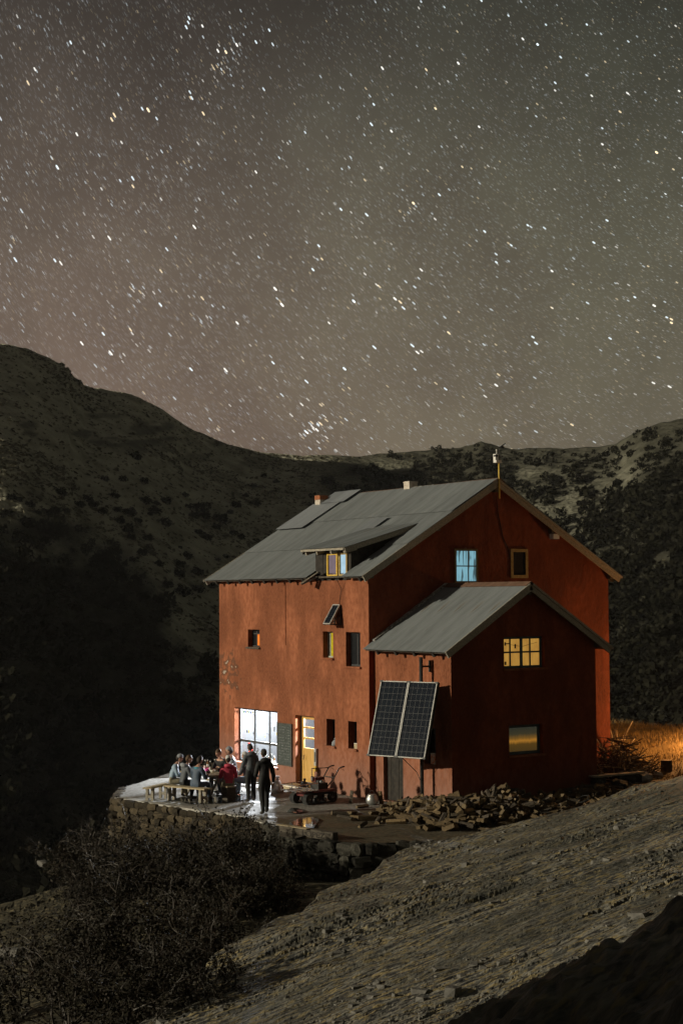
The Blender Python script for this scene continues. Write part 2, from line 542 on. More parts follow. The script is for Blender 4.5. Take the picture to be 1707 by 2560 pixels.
def glass_material():
    m = bpy.data.materials.new('glass_clear')
    m.use_nodes = True
    t = m.node_tree
    t.nodes.clear()
    o, tr, gl, mx = (t.nodes.new(k) for k in ('ShaderNodeOutputMaterial', 'ShaderNodeBsdfTransparent', 'ShaderNodeBsdfGlossy', 'ShaderNodeMixShader'))
    tr.inputs[0].default_value = (0.96, 0.97, 0.98, 1)
    gl.inputs['Roughness'].default_value = 0.03
    mx.inputs[0].default_value = 0.05
    t.links.new(tr.outputs[0], mx.inputs[1])
    t.links.new(gl.outputs[0], mx.inputs[2])
    t.links.new(mx.outputs[0], o.inputs[0])
    MATS['glass_clear'] = m
glass_material()

def stucco(name, c_hi, c_lo, c_dust, dust_top, peel):
    """rough brushed render: vertical trowel streaks, run-off stains, dusty foot, peeled spots"""
    m = bpy.data.materials.new(name)
    m.use_nodes = True
    t = m.node_tree
    b = t.nodes['Principled BSDF']
    b.inputs['Roughness'].default_value = 0.9
    b.inputs['Specular IOR Level'].default_value = 0.15
    NN, LL = t.nodes.new, t.links.new
    cc = NN('ShaderNodeTexCoord')
    def noise(sc, stretch, detail=5, seed=0):
        mp, nz = NN('ShaderNodeMapping'), NN('ShaderNodeTexNoise')
        mp.inputs['Scale'].default_value = stretch
        mp.inputs['Location'].default_value = (seed, seed * 0.7, seed * 0.3)
        nz.inputs['Scale'].default_value = sc
        nz.inputs['Detail'].default_value = detail
        LL(cc.outputs['Object'], mp.inputs[0])
        LL(mp.outputs[0], nz.inputs['Vector'])
        return nz.outputs['Fac']
    def rmp(f, lo, hi, a=0.0, bb=1.0):
        r = NN('ShaderNodeMapRange')
        for k, v in zip(('From Min', 'From Max', 'To Min', 'To Max'), (lo, hi, a, bb)):
            r.inputs[k].default_value = v
        LL(f, r.inputs['Value'])
        return r.outputs[0]
    def mixc(f, a, bb):
        x = NN('ShaderNodeMix')
        x.data_type = 'RGBA'
        LL(f, x.inputs[0])
        for sock, v in ((x.inputs[6], a), (x.inputs[7], bb)):
            if isinstance(v, tuple):
                sock.default_value = (*v, 1)
            else:
                LL(v, sock)
        return x.outputs[2]
    streak = noise(7, (1, 1, 0.7), 10)
    blot = noise(0.8, (1, 1, 0.7), 9, 3.1)
    fine = noise(22, (1, 1, 0.5), 6, 5.0)
    base = mixc(rmp(streak, 0.36, 0.64), c_lo, c_hi)
    base = mixc(rmp(noise(2.1, (1, 1, 0.3), 9, 12.0), 0.5, 0.64, 0.0, 0.7), base, tuple(v * 0.62 for v in c_lo))
    base = mixc(rmp(blot, 0.42, 0.62, 0.0, 0.75), base, tuple(v * 0.55 for v in c_lo))
    base = mixc(rmp(fine, 0.35, 0.65, 0.0, 0.3), base, tuple(v * 1.18 for v in c_hi))
    sp = NN('ShaderNodeSeparateXYZ')
    LL(cc.outputs['Object'], sp.inputs[0])
    zz = NN('ShaderNodeMath')
    zz.operation = 'MULTIPLY_ADD'
    zz.inputs[1].default_value = -1.6
    LL(streak, zz.inputs[0])
    LL(sp.outputs['Z'], zz.inputs[2])
    base = mixc(rmp(zz.outputs[0], dust_top, -0.7, 0.0, 0.8), base, c_dust)
    # peeled spots
    pn = noise(3.3, (1, 1, 1.2), 7, 9.0)
    if peel:
        mask = NN('ShaderNodeVectorMath')
        mask.operation = 'DISTANCE'
        mask.inputs[1].default_value = peel
        LL(cc.outputs['Object'], mask.inputs[0])
        mk = rmp(mask.outputs['Value'], 0.5, 1.4, 0.0, -0.3)
        ad = NN('ShaderNodeMath')
        LL(pn, ad.inputs[0])
        LL(mk, ad.inputs[1])
        base = mixc(rmp(ad.outputs[0], 0.44, 0.50, 0.0, 0.75), base, (0.10, 0.05, 0.03))
        base = mixc(rmp(ad.outputs[0], 0.585, 0.61), base, (0.34, 0.29, 0.24))
    LL(base, b.inputs['Base Color'])
    bp = NN('ShaderNodeBump')
    bp.inputs['Strength'].default_value = 0.8
    bp.inputs['Distance'].default_value = 0.022
    hs = NN('ShaderNodeMath')
    hs0 = NN('ShaderNodeMath')
    LL(streak, hs0.inputs[0])
    LL(noise(3.2, (1, 1, 0.6), 6, 7.7), hs0.inputs[1])
    LL(hs0.outputs[0], hs.inputs[0])
    LL(rmp(fine, 0, 1, 0, 0.5), hs.inputs[1])
    LL(hs.outputs[0], bp.inputs['Height'])
    LL(bp.outputs[0], b.inputs['Normal'])
    MATS[name] = m
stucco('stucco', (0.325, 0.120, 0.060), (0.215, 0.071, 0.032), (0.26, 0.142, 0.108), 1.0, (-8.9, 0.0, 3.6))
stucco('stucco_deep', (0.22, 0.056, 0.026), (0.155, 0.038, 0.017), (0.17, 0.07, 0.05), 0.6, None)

def roof_material():
    m = mat('roof_sheet', (0.185, 0.20, 0.205), (0.25, 0.268, 0.275), 2.2, 0.6, 0.15, metal=0.15, stretch=(1.8, 0.28, 0.28), rnd=0.09, c3=(0.17, 0.145, 0.115), lo=0.36, hi=0.58, detail=12)
roof_material()
mat('roof_patch', (0.27, 0.29, 0.31), (0.33, 0.35, 0.37), 1.3, 0.5, 0.15, metal=0.3, stretch=(3, 0.5, 0.5), rnd=0.15)

def ground_material():
    """bare striped bedrock mixed with dark earth by the mesh attribute 'rock'"""
    m = bpy.data.materials.new('bedrock')
    m.use_nodes = True
    t = m.node_tree
    b = t.nodes['Principled BSDF']
    b.inputs['Specular IOR Level'].default_value = 0.35
    NN, LL = t.nodes.new, t.links.new
    cc = NN('ShaderNodeTexCoord')
    ang = math.atan2(RH[1] * 6.1 + FH[1] * 5.7, RH[0] * 6.1 + FH[0] * 5.7)
    def noise(sc, stretch, detail=6, seed=0.0):
        rt = NN('ShaderNodeVectorRotate')
        rt.rotation_type = 'Z_AXIS'
        rt.inputs['Angle'].default_value = -ang
        LL(cc.outputs['Object'], rt.inputs['Vector'])
        mp, nz = NN('ShaderNodeMapping'), NN('ShaderNodeTexNoise')
        mp.inputs['Scale'].default_value = stretch
        mp.inputs['Location'].default_value = (seed, seed, 0)
        nz.inputs['Scale'].default_value = sc
        nz.inputs['Detail'].default_value = detail
        LL(rt.outputs[0], mp.inputs[0])
        LL(mp.outputs[0], nz.inputs['Vector'])
        return nz.outputs['Fac']
    def ramp_(f, els):
        r = NN('ShaderNodeValToRGB')
        r.color_ramp.elements[0].position, r.color_ramp.elements[0].color = els[0][0], (*els[0][1], 1)
        r.color_ramp.elements[1].position, r.color_ramp.elements[1].color = els[-1][0], (*els[-1][1], 1)
        for p, c in els[1:-1]:
            r.color_ramp.elements.new(p).color = (*c, 1)
        LL(f, r.inputs[0])
        return r.outputs[0]
    def mixc(f, a, bb):
        x = NN('ShaderNodeMix')
        x.data_type = 'RGBA'
        LL(f, x.inputs[0])
        for sock, v in ((x.inputs[6], a), (x.inputs[7], bb)):
            if isinstance(v, tuple):
                sock.default_value = (*v, 1)
            else:
                LL(v, sock)
        return x.outputs[2]
    band = noise(2.2, (0.24, 2.6, 1.0), 15)
    spot = noise(9, (0.42, 1.7, 1.0), 15, 4.0)
    lich = noise(8, (0.5, 1.3, 1), 15, 9.0)
    c = ramp_(band, ((0.32, (0.038, 0.040, 0.041)), (0.43, (0.12, 0.118, 0.103)), (0.52, (0.25, 0.232, 0.188)), (0.60, (0.11, 0.107, 0.094)), (0.70, (0.19, 0.176, 0.14))))
    c = mixc(ramp_(lich, ((0.50, (0, 0, 0)), (0.58, (0.85, 0.85, 0.85)))), c, (0.285, 0.22, 0.098))
    c = mixc(ramp_(spot, ((0.42, (0.95, 0.95, 0.95)), (0.50, (0, 0, 0)))), c, (0.032, 0.032, 0.033))
    patch = noise(0.55, (0.6, 1.2, 1), 8, 15.0)
    c = mixc(ramp_(patch, ((0.40, (0.75, 0.75, 0.75)), (0.56, (0, 0, 0)))), c, (0.060, 0.058, 0.046))
    earth = ramp_(noise(5, (1, 1, 1), 8, 2.0), ((0.32, (0.018, 0.016, 0.011)), (0.5, (0.055, 0.049, 0.030)), (0.66, (0.15, 0.125, 0.072))))
    at = NN('ShaderNodeAttribute')
    at.attribute_name = 'rock'
    c = mixc(at.outputs['Fac'], earth, c)
    LL(c, b.inputs['Base Color'])
    rr = NN('ShaderNodeMapRange')
    rr.inputs['From Min'].default_value, rr.inputs['From Max'].default_value = 0.35, 0.7
    rr.inputs['To Min'].default_value, rr.inputs['To Max'].default_value = 0.55, 0.9
    LL(spot, rr.inputs['Value'])
    LL(rr.outputs[0], b.inputs['Roughness'])
    bp = NN('ShaderNodeBump')
    bp.inputs['Strength'].default_value = 0.8
    bp.inputs['Distance'].default_value = 0.05
    ad = NN('ShaderNodeMath')
    LL(band, ad.inputs[0])
    LL(spot, ad.inputs[1])
    LL(ad.outputs[0], bp.inputs['Height'])
    LL(bp.outputs[0], b.inputs['Normal'])
    MATS['bedrock'] = m
ground_material()

def yard_material():
    m = bpy.data.materials.new('yard')
    m.use_nodes = True
    t = m.node_tree
    b = t.nodes['Principled BSDF']
    NN, LL = t.nodes.new, t.links.new
    cc = NN('ShaderNodeTexCoord')
    def noise(sc, d=6):
        nz = NN('ShaderNodeTexNoise')
        nz.inputs['Scale'].default_value = sc
        nz.inputs['Detail'].default_value = d
        LL(cc.outputs['Object'], nz.inputs['Vector'])
        return nz.outputs['Fac']
    a, c = noise(1.1, 8), noise(9, 6)
    r = NN('ShaderNodeValToRGB')
    r.color_ramp.elements[0].position, r.color_ramp.elements[0].color = 0.3, (0.05, 0.042, 0.03, 1)
    r.color_ramp.elements[1].position, r.color_ramp.elements[1].color = 0.7, (0.14, 0.115, 0.075, 1)
    LL(c, r.inputs[0])
    cr2 = NN('ShaderNodeValToRGB')
    cr2.color_ramp.elements[0].position, cr2.color_ramp.elements[0].color = 0.35, (0.17, 0.165, 0.15, 1)
    cr2.color_ramp.elements[1].position, cr2.color_ramp.elements[1].color = 0.65, (0.30, 0.29, 0.27, 1)
    LL(c, cr2.inputs[0])
    at = NN('ShaderNodeAttribute')
    at.attribute_name = 'paved'
    x = NN('ShaderNodeMix')
    x.data_type = 'RGBA'
    LL(at.outputs['Fac'], x.inputs[0])
    LL(r.outputs[0], x.inputs[6])
    LL(cr2.outputs[0], x.inputs[7])
    g = NN('ShaderNodeAttribute')
    g.attribute_name = 'grass'
    x2 = NN('ShaderNodeMix')
    x2.data_type = 'RGBA'
    LL(g.outputs['Fac'], x2.inputs[0])
    LL(x.outputs[2], x2.inputs[6])
    x2.inputs[7].default_value = (0.12, 0.085, 0.035, 1)
    LL(x2.outputs[2], b.inputs['Base Color'])
    mr = NN('ShaderNodeMapRange')
    mr.inputs['From Min'].default_value, mr.inputs['From Max'].default_value = 0.42, 0.6
    mr.inputs['To Min'].default_value, mr.inputs['To Max'].default_value = 0.6, 0.95
    b.inputs['Specular IOR Level'].default_value = 0.15
    LL(a, mr.inputs['Value'])
    LL(mr.outputs[0], b.inputs['Roughness'])
    bp = NN('ShaderNodeBump')
    bp.inputs['Strength'].default_value = 0.5
    bp.inputs['Distance'].default_value = 0.03
    LL(c, bp.inputs['Height'])
    LL(bp.outputs[0], b.inputs['Normal'])
    MATS['yard'] = m
yard_material()

def mountain_material():
    m = bpy.data.materials.new('mountain')
    m.use_nodes = True
    t = m.node_tree
    b = t.nodes['Principled BSDF']
    b.inputs['Roughness'].default_value = 0.95
    b.inputs['Specular IOR Level'].default_value = 0.05
    NN, LL = t.nodes.new, t.links.new
    cc = NN('ShaderNodeTexCoord')
    def noise(sc, d=8):
        nz = NN('ShaderNodeTexNoise')
        nz.inputs['Scale'].default_value = sc
        nz.inputs['Detail'].default_value = d
        LL(cc.outputs['Object'], nz.inputs['Vector'])
        return nz.outputs['Fac']
    r = NN('ShaderNodeValToRGB')
    r.color_ramp.elements[0].position, r.color_ramp.elements[0].color = 0.32, (0.24, 0.235, 0.175, 1)
    r.color_ramp.elements[1].position, r.color_ramp.elements[1].color = 0.68, (0.47, 0.455, 0.35, 1)
    LL(noise(0.16, 14), r.inputs[0])
    at = NN('ShaderNodeAttribute')
    at.attribute_name = 'veg'
    x = NN('ShaderNodeMix')
    x.data_type = 'RGBA'
    LL(at.outputs['Fac'], x.inputs[0])
    LL(r.outputs[0], x.inputs[6])
    x.inputs[7].default_value = (0.008, 0.0075, 0.0045, 1)
    LL(x.outputs[2], b.inputs['Base Color'])
    bp = NN('ShaderNodeBump')
    bp.inputs['Strength'].default_value = 0.9
    bp.inputs['Distance'].default_value = 2.2
    LL(noise(0.5, 12), bp.inputs['Height'])
    LL(bp.outputs[0], b.inputs['Normal'])
    MATS['mountain'] = m
mountain_material()

# ------------------------------------------------------------------ stars (far sky, light of their own)
def star_field():
    m = bpy.data.materials.new('starlight')
    m.use_nodes = True
    t = m.node_tree
    t.nodes.clear()
    o, e, tr, ad, at = (t.nodes.new(k) for k in ('ShaderNodeOutputMaterial', 'ShaderNodeEmission', 'ShaderNodeBsdfTransparent', 'ShaderNodeAddShader', 'ShaderNodeAttribute'))
    at.attribute_name = 'tint'
    t.links.new(at.outputs['Color'], e.inputs[0])
    t.links.new(e.outputs[0], ad.inputs[0])
    t.links.new(tr.outputs[0], ad.inputs[1])
    t.links.new(ad.outputs[0], o.inputs[0])
    m.cycles.emission_sampling = 'NONE'
    MATS['starlight'] = m
    pole = np.array((2737.0, -1131.0))                       # the celestial pole the trails turn about
    n = 105000
    P = np.stack([rng.uniform(-550, 2250, n), rng.uniform(-500, 1250, n)], -1)
    dens = 0.62 + 0.5 * fbm(P[:, 0] / 330, P[:, 1] / 330, 3, 5) + 0.35 * np.exp(-((P[:, 0] * 0.55 + P[:, 1] * 0.83 - 1150) / 420) ** 2)
    P = P[rng.uniform(0, 1, n) < np.clip(dens, 0.1, 1) * 0.8]
    n = len(P)
    br = np.clip(0.026 * rng.uniform(0.0004, 1, n) ** -0.60, 0, 1.0)
    ex = [(565, 130, 1.3), (592, 112, 1.1), (640, 105, .9), (371, 275, 1.4), (144, 418, 1.2), (71, 207, .9), (1343, 111, 1.5), (1387, 207, .9),
          (1640, 381, 1.6), (1033, 508, 1.4), (884, 753, 1.4), (705, 762, 1.3), (688, 722, 1.2), (987, 747, 1.1), (861, 922, 1.2), (1277, 613, .9), (1634, 764, 1.2),
          (1677, 807, 1.2), (1677, 798, 1.0), (333, 466, .9), (274, 595, 1.0), (138, 651, 1.0), (480, 245, .9), (978, 328, 1.0), (1197, 317, 1.1), (1088, 271, 1.1),
          (1524, 846, .9), (545, 127, 1.0), (473, 45, 1.0), (466, 68, 1.0), (88, 173, .9), (1000, 755, .9), (1008, 770, .9), (640, 430, .9), (1145, 158, 1.1)]
    for _ in range(46):
        q = rng.normal(0, 1)
        ex.append((568 - 26 * q + rng.normal(0, 20), 150 + 42 * q + rng.normal(0, 18), rng.uniform(.12, .5)))
    for _ in range(26):
        ex.append((790 + rng.normal(0, 22), 1066 + rng.normal(0, 22), rng.uniform(.12, .6)))
    for _ in range(7):
        ex.append((790 + rng.normal(0, 7), 1069 + rng.normal(0, 6), rng.uniform(.4, .9)))
    for c in ((475, 410), (350, 735), (530, 1062), (1030, 510), (495, 795), (30, 610)):
        for _ in range(7):
            ex.append((c[0] + rng.normal(0, 14), c[1] + rng.normal(0, 16), rng.uniform(.2, .5)))
    ex = np.array(ex)
    P, br = np.vstack([P, ex[:, :2]]), np.concatenate([br, ex[:, 2]])
    n = len(P)
    hue = rng.uniform(0, 1, n)
    C = np.where(hue[:, None] < 0.50, (0.80, 0.92, 1.0), np.where(hue[:, None] < 0.8, (1.0, 0.98, 0.92), (1.0, 0.8, 0.5)))
    C = C * br[:, None]
    rel = P - pole
    dist = np.linalg.norm(rel, axis=1)
    tdir = np.stack([-rel[:, 1], rel[:, 0]], -1) / dist[:, None]
    ndir = np.stack([-tdir[:, 1], tdir[:, 0]], -1)
    hl = 0.0020 * dist * (0.85 + 0.35 * np.clip(br, 0, 1)) * rng.uniform(0.8, 1.15, n)
    hw = 0.85 + 1.15 * np.clip(br, 0, 1.4) ** 0.8
    R0 = 4200.0
    out_ = []
    for a, w in ((-1.0, 0.0), (-0.6, -1.0), (0.6, -1.0), (1.0, 0.0), (0.6, 1.0), (-0.6, 1.0)):
        q = P + tdir * (hl * a)[:, None] + ndir * (hw * w)[:, None]
        d = _F[None] + _R2[None] * ((q[:, 0] - 853.5) / FPX)[:, None] - _U2[None] * ((q[:, 1] - 1280) / FPX)[:, None]
        d /= np.linalg.norm(d, axis=1)[:, None]
        out_.append(CAM[None] + d * R0)
    V = np.stack(out_, 1).reshape(-1, 3)
    cols = np.repeat(np.concatenate([C, np.ones((n, 1))], 1), 6, axis=0)
    o = link('stars', quads_mesh('stars', V, 6, 'starlight', cols))
    tag(o, 'thousands of short bright star trails across the night sky', 'stars', kind='stuff')
star_field()

# ------------------------------------------------------------------ mountain
SKYPX = [(-1500, 700), (-700, 800), (-250, 845), (0, 860), (60, 868), (85, 880), (112, 890), (150, 908), (160, 903), (164, 918), (174, 916), (180, 938), (192, 948), (204, 951), (206, 962), (230, 968), (330, 985), (400, 1020), (470, 1068), (560, 1107),
         (640, 1129), (750, 1139), (820, 1137), (860, 1139), (900, 1141), (960, 1133), (1000, 1130), (1060, 1127), (1100, 1121), (1150, 1120), (1185, 1110), (1203, 1103), (1222, 1108), (1245, 1117), (1290, 1123), (1360, 1119), (1400, 1121), (1450, 1119),
         (1500, 1117), (1540, 1108), (1560, 1096), (1600, 1074), (1640, 1060), (1680, 1051), (1707, 1046), (1850, 1000), (2200, 960), (3200, 900)]
_uu, _tt = [], []
for (x_, y_) in SKYPX:
    r_ = ray(x_, y_)
    fh = r_[0] * FH[0] + r_[1] * FH[1]
    _uu.append((r_[0] * RH[0] + r_[1] * RH[1]) / fh)
    _tt.append(r_[2] / fh)
_uu, _tt = np.array(_uu), np.array(_tt)
MD0, MZ0 = 120.0, -48.0

def mtn_D(u):
    return 455 + 60 * np.cos(np.asarray(u) * 9) + 0 * np.asarray(u)

def mtn_z(u, d):
    u, d = np.asarray(u, float), np.asarray(d, float)
    D = mtn_D(u)
    zs = CAM[2] + D * np.interp(u, _uu, _tt)
    t = (d - MD0) / (D - MD0)
    tc_ = np.clip(t, 0, 1)
    z = MZ0 + (zs - MZ0) * tc_ ** 1.12
    win = np.clip(tc_ * (1 - tc_) * 4, 0, 1)
    x, y = u * d, d
    z = z + win * (7 * fbm(x / 70, y / 70, 5, 31) + 1.3 * fbm(x / 9, y / 9, 4, 37)) + 0.35 * fbm(x / 3.0, y / 3.0, 3, 41) * (tc_ > 0.5)
    z = np.where(t > 1, z - (d - D) * 0.7, z)
    return z

def mtn_hit(px, py):
    r = ray(px, py)
    fh = r[0] * FH[0] + r[1] * FH[1]
    u, tz = (r[0] * RH[0] + r[1] * RH[1]) / fh, r[2] / fh
    d = np.linspace(125, 515, 800)
    k = np.nonzero(mtn_z(np.full_like(d, u), d) > CAM[2] + d * tz)[0]
    if len(k) == 0:
        return None
    d = d[k[0]]
    x, y = xy_of(u * d, d)
    return float(x), float(y), float(mtn_z(u, d)), float(d)

VEG = []   # (px, py, rx, ry, weight) blobs of scrub read off the photograph
def veg_amount(u, d, crag=True):
    """where the dense scrub grows: valley floor on the left, the whole right flank"""
    z = mtn_z(u, d)
    px = 853.5 + FPX * u
    py = 1499 - FPX * (z - CAM[2]) / d
    n = fbm(px / 90, py / 60, 4, 77)
    left = sst(-75, 110, py - (1300 + 160 * n + np.interp(px, [0, 150, 330, 420, 520, 600], [0, 0, 50, 260, 360, 420])))
    left = left * (px < 760) + (px >= 760) * 0
    craggy = 0.75 * sst(0.12, 0.4, fbm(px / 70, py / 22, 4, 78)) * np.exp(-((py - 1065 - 0.05 * px) / 75) ** 2) * (px < 800)
    if crag:
        left = np.maximum(left, craggy)
    rb = np.interp(px, [760, 900, 1100, 1300, 1420, 1560, 1707, 2200], [1215, 1165, 1150, 1135, 1140, 1115, 1080, 1030])
    right = sst(760, 860, px) * sst(-30, 40, py - rb + 60 * n) * 0.95
    clear = np.zeros_like(px)
    for (cx, cy, rx, ry) in ((1340, 1300, 80, 60), (1430, 1280, 40, 75), (1560, 1185, 35, 60), (1500, 1240, 24, 50), (980, 1165, 55, 18), (1350, 1185, 55, 14), (870, 1205, 45, 14), (1270, 1240, 40, 22)):
        clear = np.maximum(clear, np.exp(-((px - cx + 25 * n) / rx) ** 2 - ((py - cy) / ry) ** 2))
    right = np.clip(right - 0.85 * clear, 0, 1)
    if crag:
        right = np.maximum(right, 0.88 * sst(740, 900, px) * (1 - 0.35 * clear))
    return np.clip(np.maximum(left, right), 0, 1)

def build_mountain():
    us = np.linspace(-0.75, 0.75, 760)
    ts = np.concatenate([np.linspace(0, 1, 300), [1.02, 1.06, 1.15, 1.4]])
    U_, T_ = np.meshgrid(us, ts)
    Dm = MD0 + (mtn_D(U_) - MD0) * T_
    Z = mtn_z(U_, Dm)
    X, Y = xy_of(U_ * Dm, Dm)
    veg = veg_amount(U_, Dm)
    o = link('mountain', grid_mesh('mountain', X, Y, Z, 'mountain', {'veg': veg * 0.92}))
    tag(o, kind='structure')
build_mountain()

def leaf_cloud(n, rx, ry, rz, size, seed, tri=False):
    r = np.random.default_rng(seed)
    d = r.normal(size=(n, 3))
    d /= np.linalg.norm(d, axis=1)[:, None]
    d[:, 2] = np.abs(d[:, 2])
    rr = r.uniform(0.45, 1.0, n) ** 0.5 * (0.75 + 0.35 * np.sin(d[:, 0] * 5 + seed) * np.cos(d[:, 1] * 4 + seed * 2))
    c = d * rr[:, None] * np.array((rx, ry, rz))
    a = r.normal(size=(n, 3))
    a /= np.linalg.norm(a, axis=1)[:, None]
    b = np.cross(a, r.normal(size=(n, 3)))
    b /= np.linalg.norm(b, axis=1)[:, None]
    s = size * r.uniform(0.6, 1.3, n)[:, None]
    V = np.stack([c - a * s, c + b * s * 0.6, c + a * s, c - b * s * 0.6], 1)
    return V.reshape(-1, 3)

def ball_cloud(n, rz, size, seed):
    V = leaf_cloud(n, 1, 1, rz, size, seed).reshape(-1, 4, 3)
    flip = np.random.default_rng(seed + 1).uniform(0, 1, n) < 0.42
    V[flip, :, 2] *= -0.75
    return (V + np.array((0, 0, 0.45))).reshape(-1, 3)

FAR = [quads_mesh('scrub_crown', ball_cloud(620, 0.95, 0.13, 50 + k), 4, 'shrub_far') for k in range(4)]

def far_bushes():
    pts = [(155, 1232, 14), (30, 1247, 14), (48, 1250, 10), (75, 1263, 14), (263, 1198, 12), (308, 1200, 11), (360, 1203, 12), (338, 1143, 16), (288, 1241, 13), (220, 1250, 16), (200, 1265, 13), (232, 1264, 12), (365, 1254, 16), (390, 1260, 10), (415, 1254, 15),
           (462, 1239, 10), (325, 1284, 18), (256, 1280, 12), (294, 1276, 11), (385, 1278, 15), (375, 1286, 8), (412, 1308, 17), (500, 1275, 24), (485, 1290, 14), (512, 1292, 14), (470, 1267, 9), (552, 1300, 20), (540, 1318, 12), (575, 1282, 9), (590, 1265, 14),
           (497, 1332, 11), (516, 1345, 15), (582, 1333, 10), (602, 1342, 10), (451, 1370, 6), (468, 1392, 14), (448, 1412, 14), (492, 1432, 16), (448, 1436, 16), (398, 1412, 12), (418, 1463, 14), (455, 1482, 22), (495, 1475, 16), (530, 1465, 12), (565, 1393, 8), (545, 1402, 7),
           (125, 1285, 16), (95, 1282, 10), (140, 1278, 14), (165, 1280, 12), (20, 1285, 14), (5, 1290, 12), (330, 1345, 12), (370, 1347, 14), (355, 1384, 14), (300, 1303, 14), (345, 1303, 12), (635, 1215, 9), (660, 1190, 8), (690, 1205, 8), (640, 1260, 12), (615, 1240, 8),
           (820, 1205, 19), (930, 1180, 26), (960, 1195, 22), (890, 1172, 13), (1370, 1225, 12), (1385, 1235, 10), (1450, 1205, 16), (1295, 1255, 14), (1340, 1240, 13), (1380, 1355, 14), (1405, 1330, 12), (1430, 1300, 14), (1452, 1260, 12), (1545, 1210, 12), (1580, 1220, 12)]
    k = 0
    for (px, py, r) in pts:
        h = mtn_hit(px, py + r * 0.3)
        if h is None:
            continue
        x, y, z, d = h
        R = 1.2 * r * d / FPX
        lb = ('large spreading' if r >= 18 else 'tiny low' if r <= 10 else 'rounded') + ' dark shrub ' + ('on the ridge above the hut roof' if px > 780 else 'just above the dark valley wood' if py > 1320 or px < 240 else 'on the bare scree slope left of the hut roof')
        t = empty('hillside_shrub', (x, y, z - 0.15 * R), lb, 'shrub', 'shrubs dotted over the mountain slope', rz=k * 1.7)
        c = link('crown', FAR[k % 4], t)
        c.scale = (R * 1.1, R * 1.1, R * 0.85)
        g = MB().tube([(0, 0, -0.3 * R), (0.04 * R, 0, 0.35 * R)], [0.07 * R, 0.03 * R], 5)
        g.build('trunk', 'branch_brown', t)
        k += 1
far_bushes()

def far_wood():
    n = 60000
    u = rng.uniform(-0.30, 0.30, n)
    d = MD0 + (mtn_D(u) - MD0) * rng.uniform(0.0, 1.0, n) ** 0.75
    keep = rng.uniform(0, 1, n) < veg_amount(u, d, False) ** 1.5 * np.where(u > 0, 1.0, 0.55)
    u, d = u[keep][:7000], d[keep][:7000]
    z = mtn_z(u, d)
    x, y = xy_of(u * d, d)
    base = [ball_cloud(52, 0.95, 0.27, 90 + k).reshape(-1, 4, 3) for k in range(6)]
    Vs = []
    for i in range(len(u)):
        R = rng.uniform(1.0, 2.5) * (0.62 if d[i] > 0.88 * float(mtn_D(u[i])) else 1.0)
        b = base[i % 6] * np.array((R, R, R * rng.uniform(0.7, 1.25))) + np.array((x[i], y[i], z[i] - 0.2))
        Vs.append(b)
    V = np.concatenate(Vs).reshape(-1, 3)
    o = link('mountain_scrub', quads_mesh('mountain_scrub', V, 4, 'shrub_far'))
    tag(o, 'dense dark scrub wood covering the valley and mountain flanks', 'scrub', kind='stuff')
far_wood()

def tussocks():
    n = 70000
    u = rng.uniform(-0.42, 0.42, n)
    d = MD0 + (mtn_D(u) - MD0) * rng.uniform(0.25, 0.995, n) ** 0.8
    keep = rng.uniform(0, 1, n) < (1 - veg_amount(u, d)) * (0.3 + 0.7 * (fbm(u * d / 25, d / 25, 3, 141) > 0)) * np.where(u > 0, 0.25, 1.0)
    u, d = u[keep][:22000], d[keep][:22000]
    z = mtn_z(u, d)
    x, y = xy_of(u * d, d)
    base = [leaf_cloud(5, 1, 1, 0.7, 0.8, 190 + k).reshape(-1, 3) for k in range(8)]
    V = np.concatenate([base[i % 8] * rng.uniform(0.2, 0.75) + np.array((x[i], y[i], z[i] - 0.1)) for i in range(len(u))])
    tag(link('slope_tussocks', quads_mesh('slope_tussocks', V, 4, 'tussock')), 'low tussocks and stones speckling the bare mountain slope', 'tussocks', kind='stuff')
tussocks()

# ------------------------------------------------------------------ rocky ground
def slab_plane(s, d):
    return 2.0 + 0.2 * s - 0.06 * d

_edge_px = [(330, 2560), (470, 2440), (600, 2350), (700, 2285), (760, 2268), (800, 2230), (850, 2206), (925, 2180), (1000, 2133), (1060, 2105), (1130, 2090), (1220, 2068), (1330, 2043), (1420, 2015), (1500, 1990), (1600, 1966), (1707, 1942), (1900, 1905)]
_es, _ed = [], []
for (x_, y_) in _edge_px:
    r_ = ray(x_, y_)
    fh = r_[0] * FH[0] + r_[1] * FH[1]
    u_, tz_ = (r_[0] * RH[0] + r_[1] * RH[1]) / fh, r_[2] / fh
    d_ = (2.0 - CAM[2]) / (tz_ - 0.2 * u_ + 0.06)
    _es.append(u_ * d_)
    _ed.append(d_)
_es, _ed = np.array([-9.0, -6.0] + _es), np.array([10.0, 16.0] + _ed)

def low_ground(s, d):
    s, d = np.asarray(s, float), np.asarray(d, float)
    z = -0.92 - 0.15 * np.clip(-4 - s, 0, 12) - 0.5 * np.clip(-13 - s, 0, 60)
    z = z - 0.75 * np.clip(d - 50, 0, 80) * sst(-5.5, -8.5, s) - 0.35 * np.clip(d - 47.5, 0, 60) * sst(-8, -11, s)
    z = z + 0.5 * sst(34, 24, d)
    z = z + 0.22 * fbm(s / 2.3, d / 2.3, 4, 11)
    return z

